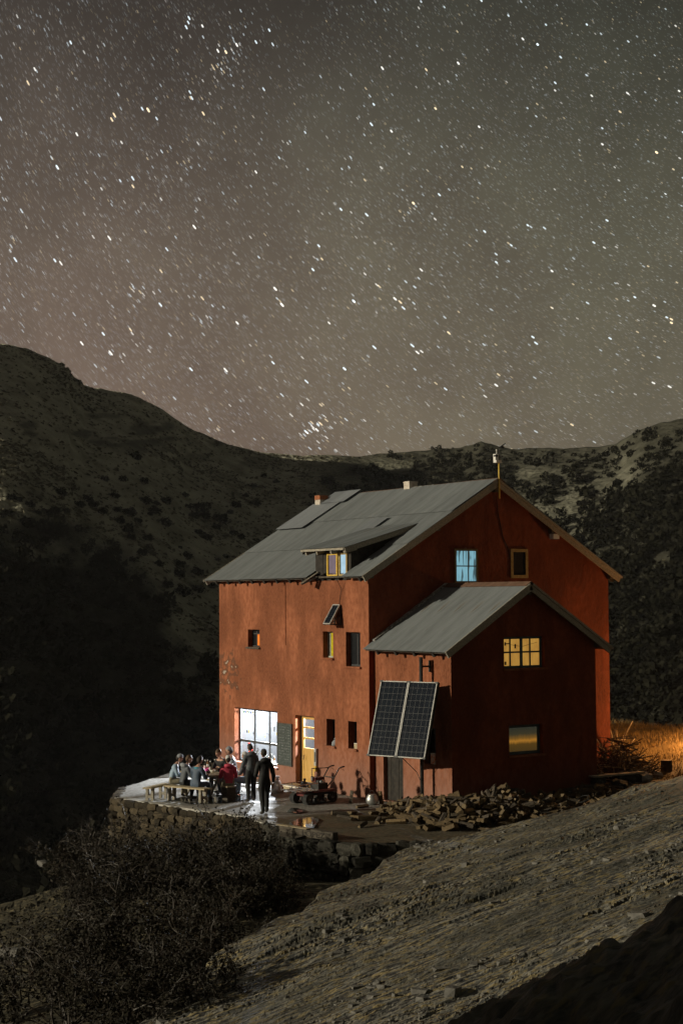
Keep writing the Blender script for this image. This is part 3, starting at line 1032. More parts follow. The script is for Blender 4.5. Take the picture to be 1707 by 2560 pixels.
def ground_z(s, d, detail=True):
    s, d = np.asarray(s, float), np.asarray(d, float)
    c45 = 0.7071
    a, b = (s * c45 + d * c45), (-s * c45 + d * c45)          # along / across the bedding
    slab = slab_plane(s, d)
    rock = np.ones_like(s)
    if detail:
        w = fbm(a / 6, b / 2.5, 4, 3) * 0.7
        lay = (b + w) / 0.62
        k = np.floor(lay)
        fr = lay - k
        amp = vnoise(a / 2.6 + 40 * _hash(k, k * 0, 5), k, 9) - 0.5
        step = amp * 0.11 * sst(0.0, 0.10, fr) * sst(1.0, 0.45, fr)
        def chips(la, lb, seed, wob):
            """angular slabs: cells with their own height and tilt, boundaries broken by noise"""
            bb = (b + 0.8 * w + wob * fbm(a / (la * 1.3), b / (lb * 2), 3, seed)) / lb
            kb = np.floor(bb)
            aa = (a + wob * 2 * fbm(a / lb, b / lb, 2, seed + 3)) / la + 7 * _hash(kb, kb * 0, seed + 1)
            ka = np.floor(aa)
            h = _hash(kb, ka, seed + 2) - 0.5
            t1, t2 = _hash(kb, ka, seed + 4) - 0.5, _hash(kb, ka, seed + 5) - 0.5
            return h + 0.9 * t1 * (aa - ka - 0.5) + 1.2 * t2 * (bb - kb - 0.5)
        rgh = 0.12 + 0.95 * sst(-0.25, 0.35, fbm(a / 3.2, b / 1.3, 4, 371))
        slab = slab + step * (0.4 + 0.6 * rgh) + rgh * (0.050 * chips(2.4, 0.40, 301, 0.8) + 0.028 * chips(1.0, 0.20, 321, 0.5) + 0.012 * chips(0.36, 0.12, 341, 0.3)) + 0.040 * fbm(a / 1.6, b / 0.3, 6, 22, 0.66)
        slab = slab + 0.22 * fbm(a / 7, b / 3, 3, 21) + 0.012 * fbm(a / 0.2, b / 0.1, 2, 23)
    de = np.interp(s, _es, _ed)
    ej = 0.8 * fbm(s / 1.1, d / 1.1, 4, 61) if detail else 0.0
    k = sst(-0.2, 1.5, d - de + ej)
    low = low_ground(s, d)
    z = slab * (1 - k) + np.minimum(low, slab) * k
    rock = 1 - sst(0.25, 0.8, k)
    # the nearer ledge the photographer stands on
    led = 3.05 + 0.42 * s + 0.05 * (11 - d)
    if detail:
        led = led + 0.30 * fbm(a / 1.3, b / 0.6, 5, 71, 0.6) + 0.05 * fbm(a / 0.3, b / 0.15, 3, 72)
    led = led - 1.35 * np.clip(d - 11 - (0.8 * fbm(s / 1.3, d / 1.3, 3, 73) if detail else 0), 0, 20)
    z2 = np.maximum(z, led)
    return z2, np.where(led > z, 0.55, rock)

def build_ground():
    ds = np.concatenate([np.geomspace(2.5, 13, 110), np.geomspace(13.06, 56, 440), np.geomspace(56.5, 125, 60)])
    us = np.concatenate([np.linspace(-0.5, -0.27, 90), np.linspace(-0.2695, 0.30, 640), np.linspace(0.302, 0.75, 130)])
    U_, D_ = np.meshgrid(us, ds)
    Sg = U_ * D_
    Z, rk = ground_z(Sg, D_)
    Z = np.where(D_ > 60, np.minimum(Z, -3 - 0.75 * (D_ - 60)), Z)
    X, Y = xy_of(Sg, D_)
    tag(link('rocky_ground', grid_mesh('rocky_ground', X, Y, Z, 'bedrock', {'rock': rk}, smooth=False)), kind='structure')
    # unseen hill added beside and behind the camera to shade the near ledge
    s1, d1 = np.meshgrid(np.linspace(-60, -1.5, 60), np.linspace(-40, 14, 50))
    z1 = 0.8 + 8.6 * sst(-2.4, -9, s1) * sst(13.5, 9.5, d1 + 0.25 * s1 * 0) + 0.6 * fbm(s1 / 4, d1 / 4, 4, 81) - 0.25 * np.clip(-14 - s1, 0, 60)
    z1 = np.where(d1 > 12.5, z1 - 2, z1)
    X, Y = xy_of(s1, d1)
    tag(link('shade_hill', grid_mesh('shade_hill', X, Y, z1, 'bedrock', {'rock': np.full_like(s1, 0.3)})), kind='structure')
build_ground()

def loose_stones():
    r = np.random.default_rng(44)
    n = 5200
    u = r.uniform(-0.26, 0.30, n)
    d = 14 + 32 * r.uniform(0, 1, n) ** 0.8
    sg = u * d
    keep = (d < np.interp(sg, _es, _ed) - 0.1) & (r.uniform(0, 1, n) < np.clip(0.05 + 0.9 * fbm(sg / 2.2, d / 2.2, 3, 151), 0, 1))
    sg, d = sg[keep], d[keep]
    z = ground_z(sg, d)[0]
    x, y = xy_of(sg, d)
    cube = np.array([(i, j, k) for k in (-1, 1) for i, j in ((-1, -1), (1, -1), (1, 1), (-1, 1))], float)
    fc = np.array([(3, 2, 1, 0), (4, 5, 6, 7), (0, 1, 5, 4), (1, 2, 6, 5), (2, 3, 7, 6), (3, 0, 4, 7)])
    V, F4 = [], []
    for i in range(len(sg)):
        sz = 0.018 + 0.055 * r.uniform(0, 1) ** 3
        c = (cube * (1 + r.uniform(-0.35, 0.35, (8, 3)))) * sz * np.array((r.uniform(0.8, 1.9), 1.0, r.uniform(0.35, 0.8)))
        a_ = r.uniform(0, 6.28)
        c = c @ np.array(((math.cos(a_), math.sin(a_), 0), (-math.sin(a_), math.cos(a_), 0), (0, 0, 1)))
        V.append(c + np.array((x[i], y[i], z[i] + sz * 0.25)))
        F4.append(fc + 8 * i)
    me = bpy.data.meshes.new('loose_stones')
    me.from_pydata(np.concatenate(V).tolist(), [], np.concatenate(F4).tolist())
    me.materials.append(M('stone_dim'))
    tag(link('loose_stones', me), 'loose angular stones scattered over the bare bedrock', 'stones', kind='stuff')
loose_stones()

# ------------------------------------------------------------------ yard (terrace)
YARD = [(-4.84, -6.19), (1.42, -5.10), (3.45, -5.39), (5.73, -5.90), (7.2, -5.2), (8.2, -2.6), (7.6, 1.5), (7.2, 5.0), (8.5, 9.5), (9, 20), (2, 30), (-12, 32), (-16, 20), (-14, 3), (-10.5, -1.5), (-7.6, -4.6)]

def yard_z(x, y):
    x, y = np.asarray(x, float), np.asarray(y, float)
    z = 0.42 * sst(3.2, 7.0, y) + 0.48 * sst(8.5, 14, y) * sst(6, 1, x) + 0.35 * sst(13, 17, y) * sst(-6, 1, x) - 0.22 * np.clip(y - 18, 0, 20)
    return z + 0.018 * fbm(x / 0.7, y / 0.7, 4, 91) + sst(7.5, 10, y) * 0.25 * fbm(x / 1.6, y / 1.6, 4, 93)

def inside(poly, x, y):
    r = np.zeros(np.shape(x), bool)
    for (x0, y0), (x1, y1) in zip(poly, poly[1:] + poly[:1]):
        c = ((y0 > y) != (y1 > y)) & (x < (x1 - x0) * (y - y0) / ((y1 - y0) if y1 != y0 else 1e-9) + x0)
        r ^= c
    return r

def build_yard():
    st = 0.08
    xs, ys = np.arange(-17, 10, st), np.arange(-6.6, 33, st)
    ys = np.concatenate([ys[ys < 12], np.arange(12, 33, 0.25)])
    X, Y = np.meshgrid(xs, ys)
    Z = yard_z(X, Y)
    ins = inside(YARD, X, Y)
    paved = sst(2.2, 1.4, X) * sst(0.2, 0.0, Y) * (0.55 + 0.45 * (fbm(X / 1.4, Y / 1.4, 3, 97) > -0.35))
    grass = sst(7.6, 8.6, Y) * (X > -30)
    r, c = X.shape
    i = np.arange(r * c).reshape(r, c)
    fq = np.stack([i[:-1, :-1], i[:-1, 1:], i[1:, 1:], i[1:, :-1]], -1).reshape(-1, 4)
    fin = ins.ravel()[fq].all(1)
    fq = fq[fin]
    used, inv = np.unique(fq, return_inverse=True)
    fq = inv.reshape(-1, 4)
    V = np.stack([X, Y, Z], -1).reshape(-1, 3)[used]
    me = bpy.data.meshes.new('yard_ground')
    me.from_pydata(V.tolist(), [], fq.tolist())
    me.polygons.foreach_set('use_smooth', np.full(len(fq), True))
    for k, a in (('paved', paved), ('grass', grass)):
        at = me.attributes.new(k, 'FLOAT', 'POINT')
        at.data.foreach_set('value', a.ravel()[used].astype(np.float32))
    me.materials.append(M('yard'))
    tag(link('yard_ground', me), kind='structure')
    # skirt under the rim so that the fill shows where stones have gaps
    mb = MB()
    n = len(YARD)
    for k in range(n):
        (x0, y0), (x1, y1) = YARD[k], YARD[(k + 1) % n]
        mb.add([(x0, y0, -3.2), (x1, y1, -3.2), (x1, y1, float(yard_z(x1, y1)) - 0.05), (x0, y0, float(yard_z(x0, y0)) - 0.05)], [(0, 1, 2, 3)])
    tag(mb.build('terrace_fill', 'mortar'), kind='structure')
build_yard()

# ------------------------------------------------------------------ the hut
HL, HW = 9.51, 9.865           # facade length, gable width
EAVE, RIDGE, EO = 6.823, 9.954, 0.35
TAN = (RIDGE - EAVE) / (HW / 2 + EO)
AX, AY0, AY1 = 3.90, 0.20, 5.72
AEAVE, ARIDGE, AEO = 4.591, 6.548, 0.383
ATAN = (ARIDGE - AEAVE) / ((AY1 - AY0) / 2 + AEO)
AYM = (AY0 + AY1) / 2
hut = empty('mountain_hut', (0, 0, 0), 'red rendered two storey mountain hut with grey corrugated roofs and a lower annex', 'house')

def clip(poly, n, c):
    o = []
    for i in range(len(poly)):
        a, b = poly[i], poly[(i + 1) % len(poly)]
        fa, fb = a[0] * n[0] + a[1] * n[1] - c, b[0] * n[0] + b[1] * n[1] - c
        if fa <= 0:
            o.append(a)
        if fa * fb < 0:
            t = fa / (fa - fb)
            o.append((a[0] + (b[0] - a[0]) * t, a[1] + (b[1] - a[1]) * t))
    return o

def wall(mb, to3, u0, u1, v0, v1, holes, depth, planes=(), mi=0, step=0.9):
    """holes: (ua,ub,va,vb). to3(u,v,w): w = depth inwards"""
    us = sorted({u0, u1} | {h[0] for h in holes} | {h[1] for h in holes} | set(np.arange(u0 + step, u1 - 0.2, step)))
    vs = sorted({v0, v1} | {h[2] for h in holes} | {h[3] for h in holes} | set(np.arange(v0 + step, v1 - 0.2, step)))
    for a, b in zip(us, us[1:]):
        for c, d in zip(vs, vs[1:]):
            mu, mv = (a + b) / 2, (c + d) / 2
            if any(h[0] < mu < h[1] and h[2] < mv < h[3] for h in holes):
                continue
            p = [(a, c), (b, c), (b, d), (a, d)]
            for n, k in planes:
                p = clip(p, n, k) if p else p
            if len(p) >= 3:
                mb.add([to3(u, v, 0) for u, v in p], [tuple(range(len(p)))], mi)
    for (a, b, c, d) in holes:
        q = [(a, c), (b, c), (b, d), (a, d)]
        for i in range(4):
            p, r = q[i], q[(i + 1) % 4]
            mb.add([to3(*p, 0), to3(*r, 0), to3(*r, depth), to3(*p, depth)], [(3, 2, 1, 0)], mi)

T = 0.27
facade_holes = dict(big=(-8.41, -5.50, 0.50, 2.375), door=(-4.34, -3.18, 0.02, 2.33), small=(-7.46, -6.66, 4.50, 5.10),
                    w2=(-2.627, -2.032, 4.256, 5.093), w3=(-1.286, -0.473, 4.025, 5.093), w4=(-2.44, -1.94, 1.473, 2.321), w5=(-1.185, -0.696, 1.473, 2.321))
mb = MB()
WT = EAVE + EO * TAN - 0.06                      # wall head under the rafters
wall(mb, lambda u, v, w: (u, w, v), -HL, 0, -0.6, WT - 0.02, list(facade_holes.values()), T)
g_holes = dict(g1=(3.31, 4.24, 6.61, 7.715), g2=(5.61, 6.33, 6.78, 7.735))
rl = [((-TAN, 1.0), WT), ((TAN, 1.0), WT + TAN * HW)]
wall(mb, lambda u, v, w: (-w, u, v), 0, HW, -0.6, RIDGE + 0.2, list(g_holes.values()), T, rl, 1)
wall(mb, lambda u, v, w: (-HL + w, u, v), 0, HW, -0.6, RIDGE + 0.2, [], T, rl)
wall(mb, lambda u, v, w: (u, HW - w, v), -HL, 0, -0.6, WT - 0.02, [], T)
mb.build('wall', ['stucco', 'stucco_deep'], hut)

jt = MB()
for k in range(9):                                        # raised plaster joint below the eave, uneven by hand
    z0 = 6.78 - k * 0.24
    jt.box((-4.965 + 0.006 * (k % 3), -0.022 - 0.004 * (k % 2), z0 - 0.241), (-4.92 + 0.005 * (k % 2), 0.02, z0))
jt.build('plaster_joint', 'stucco', hut)
mb = MB()
AWT = AEAVE + AEO * ATAN - 0.05
a_holes = dict(ad=(0.45, 1.48, 0.02, 2.0), aw=(2.55, 3.13, 1.30, 2.35))
wall(mb, lambda u, v, w: (u, AY0 + w, v), 0.003, AX, -0.6, AWT, list(a_holes.values()), T)
ag_holes = dict(u=(2.151, 3.70, 4.045, 4.985), l=(2.311, 3.584, 1.50, 2.38))
arl = [((-ATAN, 1.0), AWT - ATAN * AY0), ((ATAN, 1.0), AWT + ATAN * AY1)]
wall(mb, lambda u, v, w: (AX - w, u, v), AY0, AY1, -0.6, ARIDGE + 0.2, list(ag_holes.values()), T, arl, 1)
wall(mb, lambda u, v, w: (u, AY1 - w, v), 0.003, AX, -0.6, AWT, [], T)
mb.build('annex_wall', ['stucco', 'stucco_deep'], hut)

# --- roofs made of single overlapping corrugated sheets
def corr_sheet(name, w, length, pitch=0.076, amp=0.010, rows=2):
    n = max(8, int(round(w / pitch)) * 6)
    mb_ = MB()
    for j in range(rows + 1):
        for i in range(n + 1):
            x = w * i / n
            mb_.v.append((x, length * j / rows, amp * math.sin(2 * math.pi * x / pitch)))
    for j in range(rows):
        for i in range(n):
            a = j * (n + 1) + i
            mb_.f.append((a, a + 1, a + n + 2, a + n + 1))
            mb_.mi.append(0)
    return mb_.mesh(name, 'roof_sheet', True)

def slope_frame(y_eave, z_eave, tan, sgn):
    c = 1 / math.sqrt(1 + tan * tan)
    up = Vector((0, sgn * c, tan * c))
    xx = Vector((1, 0, 0)) * sgn
    nn = xx.cross(up)
    return up, xx, nn

SHEETS = {}
def lay_roof(parent, x0, x1, y_eave, z_eave, tan, sgn, run, lift, rows, w=0.84, skip=None, mname='roof_sheet', seed=1):
    up, xx, nn = slope_frame(y_eave, z_eave, tan, sgn)
    Ls = run * math.sqrt(1 + tan * tan)
    r = random.Random(seed)
    ncol = max(1, int(round((x1 - x0) / w)))
    w = (x1 - x0) / ncol
    rl_ = Ls / rows
    for j in range(rows):
        for i in range(ncol):
            xa = x0 + w * i
            t0, t1 = rl_ * j - (0.10 if j else 0.0), rl_ * (j + 1) + (0.0 if j == rows - 1 else 0.05)
            if skip:
                res = skip(xa, xa + w, t0, t1)
                if res is None:
                    continue
                t0, t1 = res
            key = (round(w, 3), round(t1 - t0, 2), mname)
            if key not in SHEETS:
                npit = round(w / 0.076)
                me = corr_sheet('roof_sheet', w * (npit + 0.5) / npit, t1 - t0, w / npit)
                me.materials.clear()
                me.materials.append(M(mname))
                SHEETS[key] = me
            o = bpy.data.objects.new('roof_sheet', SHEETS[key])
            col.objects.link(o)
            o.parent = parent
            xs_ = xa if sgn > 0 else xa + w
            p = Vector((xs_, y_eave, z_eave)) + up * t0 + nn * (lift + 0.028 * j + 0.0015 * (i % 2))
            mt = Matrix((xx, up, nn)).transposed().to_4x4()
            o.matrix_local = Matrix.Translation(p) @ mt @ Matrix.Rotation(r.uniform(-0.0012, 0.0012), 4, 'X')

RX0, RX1 = -HL - 0.41, 0.25
DX0, DX1, DY1 = -3.06, -0.95, 2.35           # dormer opening in the front slope
cosm = 1 / math.sqrt(1 + TAN * TAN)
def deck(mb_, x0, x1, ye, ze, tan, sgn, t0, t1, th=0.05, off=-0.03):
    up, xx, nn = slope_frame(ye, ze, tan, sgn)
    c = Vector(((x0 + x1) / 2, ye, ze)) + up * (t0 + t1) / 2 + nn * (off - th / 2)
    mb_.obox(c, xx, up, nn, (x1 - x0) / 2, (t1 - t0) / 2, th / 2)
LS = (HW / 2 + EO) / cosm
TD = (DY1 + EO) / cosm                       # slope length to dormer head
mb = MB()
deck(mb, RX0 + 0.03, DX0, -EO, EAVE, TAN, 1, 0.03, LS)
deck(mb, DX1, RX1 - 0.03, -EO, EAVE, TAN, 1, 0.03, LS)
deck(mb, DX0, DX1, -EO, EAVE, TAN, 1, TD, LS)
deck(mb, RX0 + 0.03, RX1 - 0.03, HW + EO, EAVE, TAN, -1, 0.03, LS - 0.03)
roof = mb.build('roof', 'timber_dark', hut)

def skip_dormer(a, b, t0, t1):
    if b <= DX0 + 0.05 or a >= DX1 - 0.05:
        return t0, t1
    if t1 < TD - 0.2:
        return None
    return max(t0, TD - 0.05), t1
# columns chosen so that sheet edges fall on the dormer opening
lay_roof(roof, RX0, DX0, -EO - 0.04, EAVE - 0.02, TAN, 1, HW / 2 + EO, 0.02, 3, seed=1)
lay_roof(roof, DX0, DX1, -EO - 0.04, EAVE - 0.02, TAN, 1, HW / 2 + EO, 0.024, 3, skip=skip_dormer, seed=2)
lay_roof(roof, DX1, RX1, -EO - 0.04, EAVE - 0.02, TAN, 1, HW / 2 + EO, 0.02, 3, w=0.65, seed=3)
lay_roof(roof, RX0, RX1, HW + EO + 0.04, EAVE - 0.02, TAN, -1, HW / 2 + EO, 0.02, 3, seed=4)
# loose newer sheets on the far upper corner
lay_roof(roof, -9.86, -8.05, 2.62, EAVE + (2.62 + EO) * TAN, TAN, 1, 1.65, 0.14, 1, w=0.9, mname='roof_patch', seed=5)
lay_roof(roof, -9.45, -7.75, 4.22, EAVE + (4.22 + EO) * TAN, TAN, 1, 0.78, 0.17, 1, w=0.85, mname='roof_patch', seed=6)
lay_roof(roof, -3.9, -3.0, 1.9, EAVE + (1.9 + EO) * TAN, TAN, 1, 1.0, 0.12, 1, w=0.9, mname='roof_patch', seed=8)
# ridge cap in lengths, rusty, one pale weathered length by the chimney
xs_ = [RX0, -7.9, -6.2, -5.0, -3.3, -1.6, RX1 + 0.02]
for k in range(len(xs_) - 1):
    a, b = xs_[k] + 0.004, xs_[k + 1] + 0.05
    m_ = MB()
    for sg in (-1, 1):
        up, xx, nn = slope_frame(0, 0, TAN, sg)
        top = Vector(((a + b) / 2, HW / 2, RIDGE + 0.05 + 0.004 * (k % 2)))
        m_.obox(top - up * 0.13 + nn * 0.012, xx, up, nn, (b - a) / 2, 0.14, 0.006)
    m_.build('ridge_cap', 'cap_pale' if k in (3,) else 'ridge_rust', roof)
# rafter tails, bargeboards
r_ = random.Random(4)
for k in range(12):
    x = -9.2 + k * 0.83
    if DX0 - 0.1 < x < DX1 + 0.1:
        continue
    up, xx, nn = slope_frame(0, 0, TAN, 1)
    c0 = Vector((x, -EO + 0.06, EAVE - 0.10))
    MB().bar(c0, c0 + up * 1.2, 0.10, 0.15, up=nn).build('rafter_tail', 'timber_black', roof)
for k in range(12):
    x = -9.2 + k * 0.83
    up, xx, nn = slope_frame(0, 0, TAN, -1)
    c0 = Vector((x, HW + EO - 0.06, EAVE - 0.10))
    MB().bar(c0, c0 + up * 1.2, 0.10, 0.15, up=nn).build('rafter_tail', 'timber_black', roof)
def barge(parent, x, ye, ze, tan, ym, zr, sgn, m1='timber_grey', dx=0.0):
    up, xx, nn = slope_frame(0, 0, tan, sgn)
    L_ = abs(ym - ye) * math.sqrt(1 + tan * tan)
    p = Vector((x, ye, ze)) - nn * 0.10
    MB().bar(p - up * 0.02, p + up * (L_ - 0.03), 0.05, 0.17, up=nn).build('bargeboard', m1, parent)
    p = Vector((x + 0.045 * (1 if dx >= 0 else -1), ye, ze)) + nn * 0.005
    MB().bar(p - up * 0.05, p + up * (L_ - 0.05), 0.04, 0.07, up=nn).build('verge_batten', m1, parent)
for sgn, ye in ((1, -EO), (-1, HW + EO)):
    barge(roof, RX1 - 0.02, ye, EAVE, TAN, HW / 2, RIDGE, sgn)
    barge(roof, RX0 + 0.02, ye, EAVE, TAN, HW / 2, RIDGE, sgn, dx=-1)
for y_, z_ in ((0.0, WT - 0.12), (HW / 2, RIDGE - 0.30), (HW, WT - 0.12), (HW * 0.26, WT + HW * 0.26 * TAN - 0.13), (HW * 0.74, WT + HW * 0.26 * TAN - 0.13)):
    MB().box((-0.05, y_ - 0.07, z_ - 0.09), (RX1 - 0.06, y_ + 0.07, z_ + 0.07)).build('purlin_end', 'timber_dark', roof)

# annex roof
mb = MB()
deck(mb, 0.0, AX + 0.28, AY0 - AEO, AEAVE, ATAN, 1, 0.03, (AYM - AY0 + AEO) * math.sqrt(1 + ATAN ** 2))
deck(mb, 0.0, AX + 0.28, AY1 + AEO, AEAVE, ATAN, -1, 0.03, (AYM - AY0 + AEO) * math.sqrt(1 + ATAN ** 2) - 0.03)
aroof = mb.build('annex_roof', 'timber_dark', hut)
lay_roof(aroof, 0.0, AX + 0.31, AY0 - AEO - 0.04, AEAVE - 0.02, ATAN, 1, AYM - AY0 + AEO, 0.02, 1, w=0.84, seed=11)
lay_roof(aroof, 0.0, AX + 0.31, AY1 + AEO + 0.04, AEAVE - 0.02, ATAN, -1, AYM - AY0 + AEO, 0.02, 1, w=0.84, seed=12)
m_ = MB()
for sg in (-1, 1):
    up, xx, nn = slope_frame(0, 0, ATAN, sg)
    m_.obox(Vector((AX / 2 + 0.16, AYM, ARIDGE + 0.05)) - up * 0.11 + nn * 0.012, xx, up, nn, AX / 2 + 0.16, 0.12, 0.006)
m_.build('ridge_cap', 'ridge_rust', aroof)
up, xx, nn = slope_frame(0, 0, ATAN, 1)
LA = (AYM - AY0 + AEO) * math.sqrt(1 + ATAN ** 2)
p_ = Vector((0.07, AY0 - AEO, AEAVE)) + nn * 0.055
m_ = MB().bar(p_ + up * 0.4, p_ + up * LA, 0.14, 0.05, up=nn)
m_.build('flashing', 'cap_pale', aroof)
for k in range(4):
    x = 0.62 + k * 0.95
    for sg, ye in ((1, AY0 - AEO + 0.06), (-1, AY1 + AEO - 0.06)):
        up, xx, nn = slope_frame(0, 0, ATAN, sg)
        c0 = Vector((x, ye, AEAVE - 0.10))
        MB().bar(c0, c0 + up * 1.0, 0.10, 0.14, up=nn).build('rafter_tail', 'timber_black', aroof)
for sgn, ye in ((1, AY0 - AEO), (-1, AY1 + AEO)):
    barge(aroof, AX + 0.29, ye, AEAVE, ATAN, AYM, ARIDGE, sgn, 'timber_grey')
for y_, z_ in ((AY0, AWT - 0.1), (AYM, ARIDGE - 0.26), (AY1, AWT - 0.1)):
    MB().box((AX - 0.05, y_ - 0.06, z_ - 0.08), (AX + 0.26, y_ + 0.06, z_ + 0.06)).build('purlin_end', 'timber_dark', aroof)

# chimneys
def chimney(x, y, w, zb, zt, cap):
    m_ = MB().box((x - w, y - w, zb), (x + w, y + w, zt))
    o = m_.build('chimney', 'brick_white', hut)
    MB().box((x - w - 0.015, y - w - 0.015, zt - 0.001), (x + w + 0.015, y + w + 0.015, zt + cap)).build('chimney_top', 'brick_red' if cap > 0.1 else 'brick_white', o)
chimney(-9.45, 4.30, 0.17, 9.2, 9.83, 0.16)
chimney(-4.62, 4.93, 0.17, 9.6, 10.17, 0.05)

# dormer
DF = 0.0
dm = MB()
for k in range(9):                                         # black upright boards
    xa = DX0 + 0.02 + k * 0.231
    if -2.38 < xa + 0.12 < -1.2:
        dm.box((xa, DF - 0.01 * (k % 2), 6.72), (xa + 0.225, DF + 0.05, 6.86))
        dm.box((xa, DF - 0.01 * (k % 2), 7.58), (xa + 0.225, DF + 0.05, 7.78))
    else:
        dm.box((xa, DF - 0.01 * (k % 2), 6.72), (xa + 0.225, DF + 0.05, 7.78))
dtan = 0.285
for xs2 in (DX0 + 0.01, DX1 - 0.06):
    dm.add([(xs2, 0.05, 6.75), (xs2 + 0.05, 0.05, 6.75), (xs2 + 0.05, DY1 + 0.1, 8.2), (xs2, DY1 + 0.1, 8.2), (xs2, 0.05, 7.8), (xs2 + 0.05, 0.05, 7.8), (xs2 + 0.05, DY1 + 0.1, 8.45), (xs2, DY1 + 0.1, 8.45)],
           [(3, 2, 1, 0), (4, 5, 6, 7), (0, 1, 5, 4), (1, 2, 6, 5), (2, 3, 7, 6), (3, 0, 4, 7)])
dm.box((DX0 + 0.05, 0.5, 6.7), (DX1 - 0.05, 0.55, 7.75))
dormer = dm.build('dormer', 'timber_black', hut)
up, xx, nn = slope_frame(0, 0, dtan, 1)
DE = Vector(((DX0 + DX1) / 2 - 0.05, -0.36, 7.74))
Ld = (DY1 + 0.55) * math.sqrt(1 + dtan ** 2)
m_ = MB().obox(DE + up * Ld / 2 - nn * 0.05, xx, up, nn, (DX1 - DX0) / 2 + 0.22, Ld / 2, 0.025)
m_.build('dormer_deck', 'timber_dark', dormer)
lay_roof(dormer, DX0 - 0.26, DX1 + 0.2, DE.y - 0.03, DE.z, dtan, 1, DY1 + 0.6, 0.0, 1, w=0.92, seed=21)
for sx in (DX0 - 0.22, DX1 + 0.18):
    p = Vector((sx, DE.y, DE.z)) - nn * 0.09
    MB().bar(p - up * 0.02, p + up * (Ld + 0.1), 0.05, 0.16, up=nn).build('dormer_bargeboard', 'timber_grey' if sx > -2 else 'timber_black', dormer)
MB().bar((DX0 - 0.24, DE.y - 0.03, DE.z - 0.05), (DX1 + 0.16, DE.y - 0.03, DE.z - 0.05), 0.04, 0.07).build('dormer_fascia', 'timber_grey', dormer)
for x in (DX0 - 0.05, -2.45, -1.62, -0.86):
    MB().bar((x, -0.33, 7.60), (x, 0.12, 7.72), 0.07, 0.12).build('dormer_rafter', 'timber_grey', dormer)
# torn roof boards hanging at the dormer foot
for k, (a, b) in enumerate((((-3.17, -0.48, 6.63), (-2.80, -0.06, 7.0)), ((-3.05, -0.52, 6.60), (-2.65, -0.03, 6.90)))):
    MB().bar(a, b, 0.13, 0.035).build('torn_board', 'timber_black' if k else 'timber_grey', dormer)
MB().bar((DX0 + 0.1, -0.07, 6.83), (DX1 - 0.02, -0.07, 6.83), 0.12, 0.06).build('dormer_sill', 'timber_dark', dormer)
def dormer_window(xa, xb, glow, fm, full=True):
    f = MB()
    z0, z1 = 6.87, 7.56
    for (p, q) in (((xa, z0), (xb, z0)), ((xa, z1), (xb, z1))):
        f.box((p[0], -0.045, p[1] - 0.035), (q[0], 0.02, p[1] + 0.035))
    for x in (xa, xb):
        f.box((x - 0.035, -0.05, z0 - 0.035), (x + 0.035, 0.021, z1 + 0.035))
    o = f.build('dormer_window', fm, dormer)
    MB().box((xa + 0.03, 0.0, z0 + 0.03), (xb - 0.03, 0.012, z1 - 0.03)).build('dormer_pane', glow, dormer)
dormer_window(-2.27, -1.72, 'glow_mauve', 'frame_yellow')
dormer_window(-1.58, -1.16, 'glow_ice', 'frame_ochre')

# --- windows of the hut
def fr(mb_, plane, ua, ub, va, vb, w, t, dep):
    """rectangular frame; plane(u,v,w)->xyz; w width, t thickness, dep = depth of its outer face"""
    def bx(a, b, c, d, e0, e1):
        p, q = plane(a, c, e0), plane(b, d, e1)
        lo = tuple(min(i, j) for i, j in zip(p, q))
        hi = tuple(max(i, j) for i, j in zip(p, q))
        mb_.box(lo, hi)
    bx(ua, ub, va, va + w, dep, dep + t)
    bx(ua, ub, vb - w, vb, dep, dep + t)
    bx(ua, ua + w, va + w, vb - w, dep + 0.001, dep + t - 0.001)
    bx(ub - w, ub, va + w, vb - w, dep + 0.001, dep + t - 0.001)
    return bx

def window(plane, h, fm, pm, bars_u=(), bars_v=(), fw=0.06, dep=0.18, sill=True, barw=0.04, back=True, name='window'):
    a, b, c, d = h
    m_ = MB()
    bx = fr(m_, plane, a, b, c, d, fw, 0.06, dep)
    o = m_.build(name, fm, hut)
    for u in bars_u:
        m2 = MB()
        fr_ = lambda *q: None
        p, q = plane(u - barw / 2, c + fw, dep + 0.004), plane(u + barw / 2, d - fw, dep + 0.05)
        m2.box(tuple(min(i, j) for i, j in zip(p, q)), tuple(max(i, j) for i, j in zip(p, q)))
        m2.build('mullion', fm, o)
    for v in bars_v:
        p, q = plane(a + fw, v - barw / 2, dep + 0.008), plane(b - fw, v + barw / 2, dep + 0.046)
        MB().box(tuple(min(i, j) for i, j in zip(p, q)), tuple(max(i, j) for i, j in zip(p, q))).build('glazing_bar', fm, o)
    us = [a + fw] + list(bars_u) + [b - fw]
    vs = [c + fw] + list(bars_v) + [d - fw]
    k = 0
    for u0, u1 in zip(us, us[1:]):
        for v0, v1 in zip(vs, vs[1:]):
            p, q = plane(u0, v0, dep + 0.024), plane(u1, v1, dep + 0.030)
            MB().box(tuple(min(i, j) for i, j in zip(p, q)), tuple(max(i, j) for i, j in zip(p, q))).build('pane', pm[k % len(pm)] if isinstance(pm, (list, tuple)) else pm, o)
            k += 1
    if sill:
        p, q = plane(a - 0.06, c - 0.06, -0.07), plane(b + 0.06, c - 0.002, dep + 0.04)
        MB().box(tuple(min(i, j) for i, j in zip(p, q)), tuple(max(i, j) for i, j in zip(p, q))).build('sill', 'stucco' if sill is True else sill, o)
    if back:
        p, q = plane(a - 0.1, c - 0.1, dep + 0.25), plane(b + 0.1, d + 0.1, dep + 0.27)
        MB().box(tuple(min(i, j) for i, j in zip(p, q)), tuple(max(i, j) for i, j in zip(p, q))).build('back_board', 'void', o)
    return o

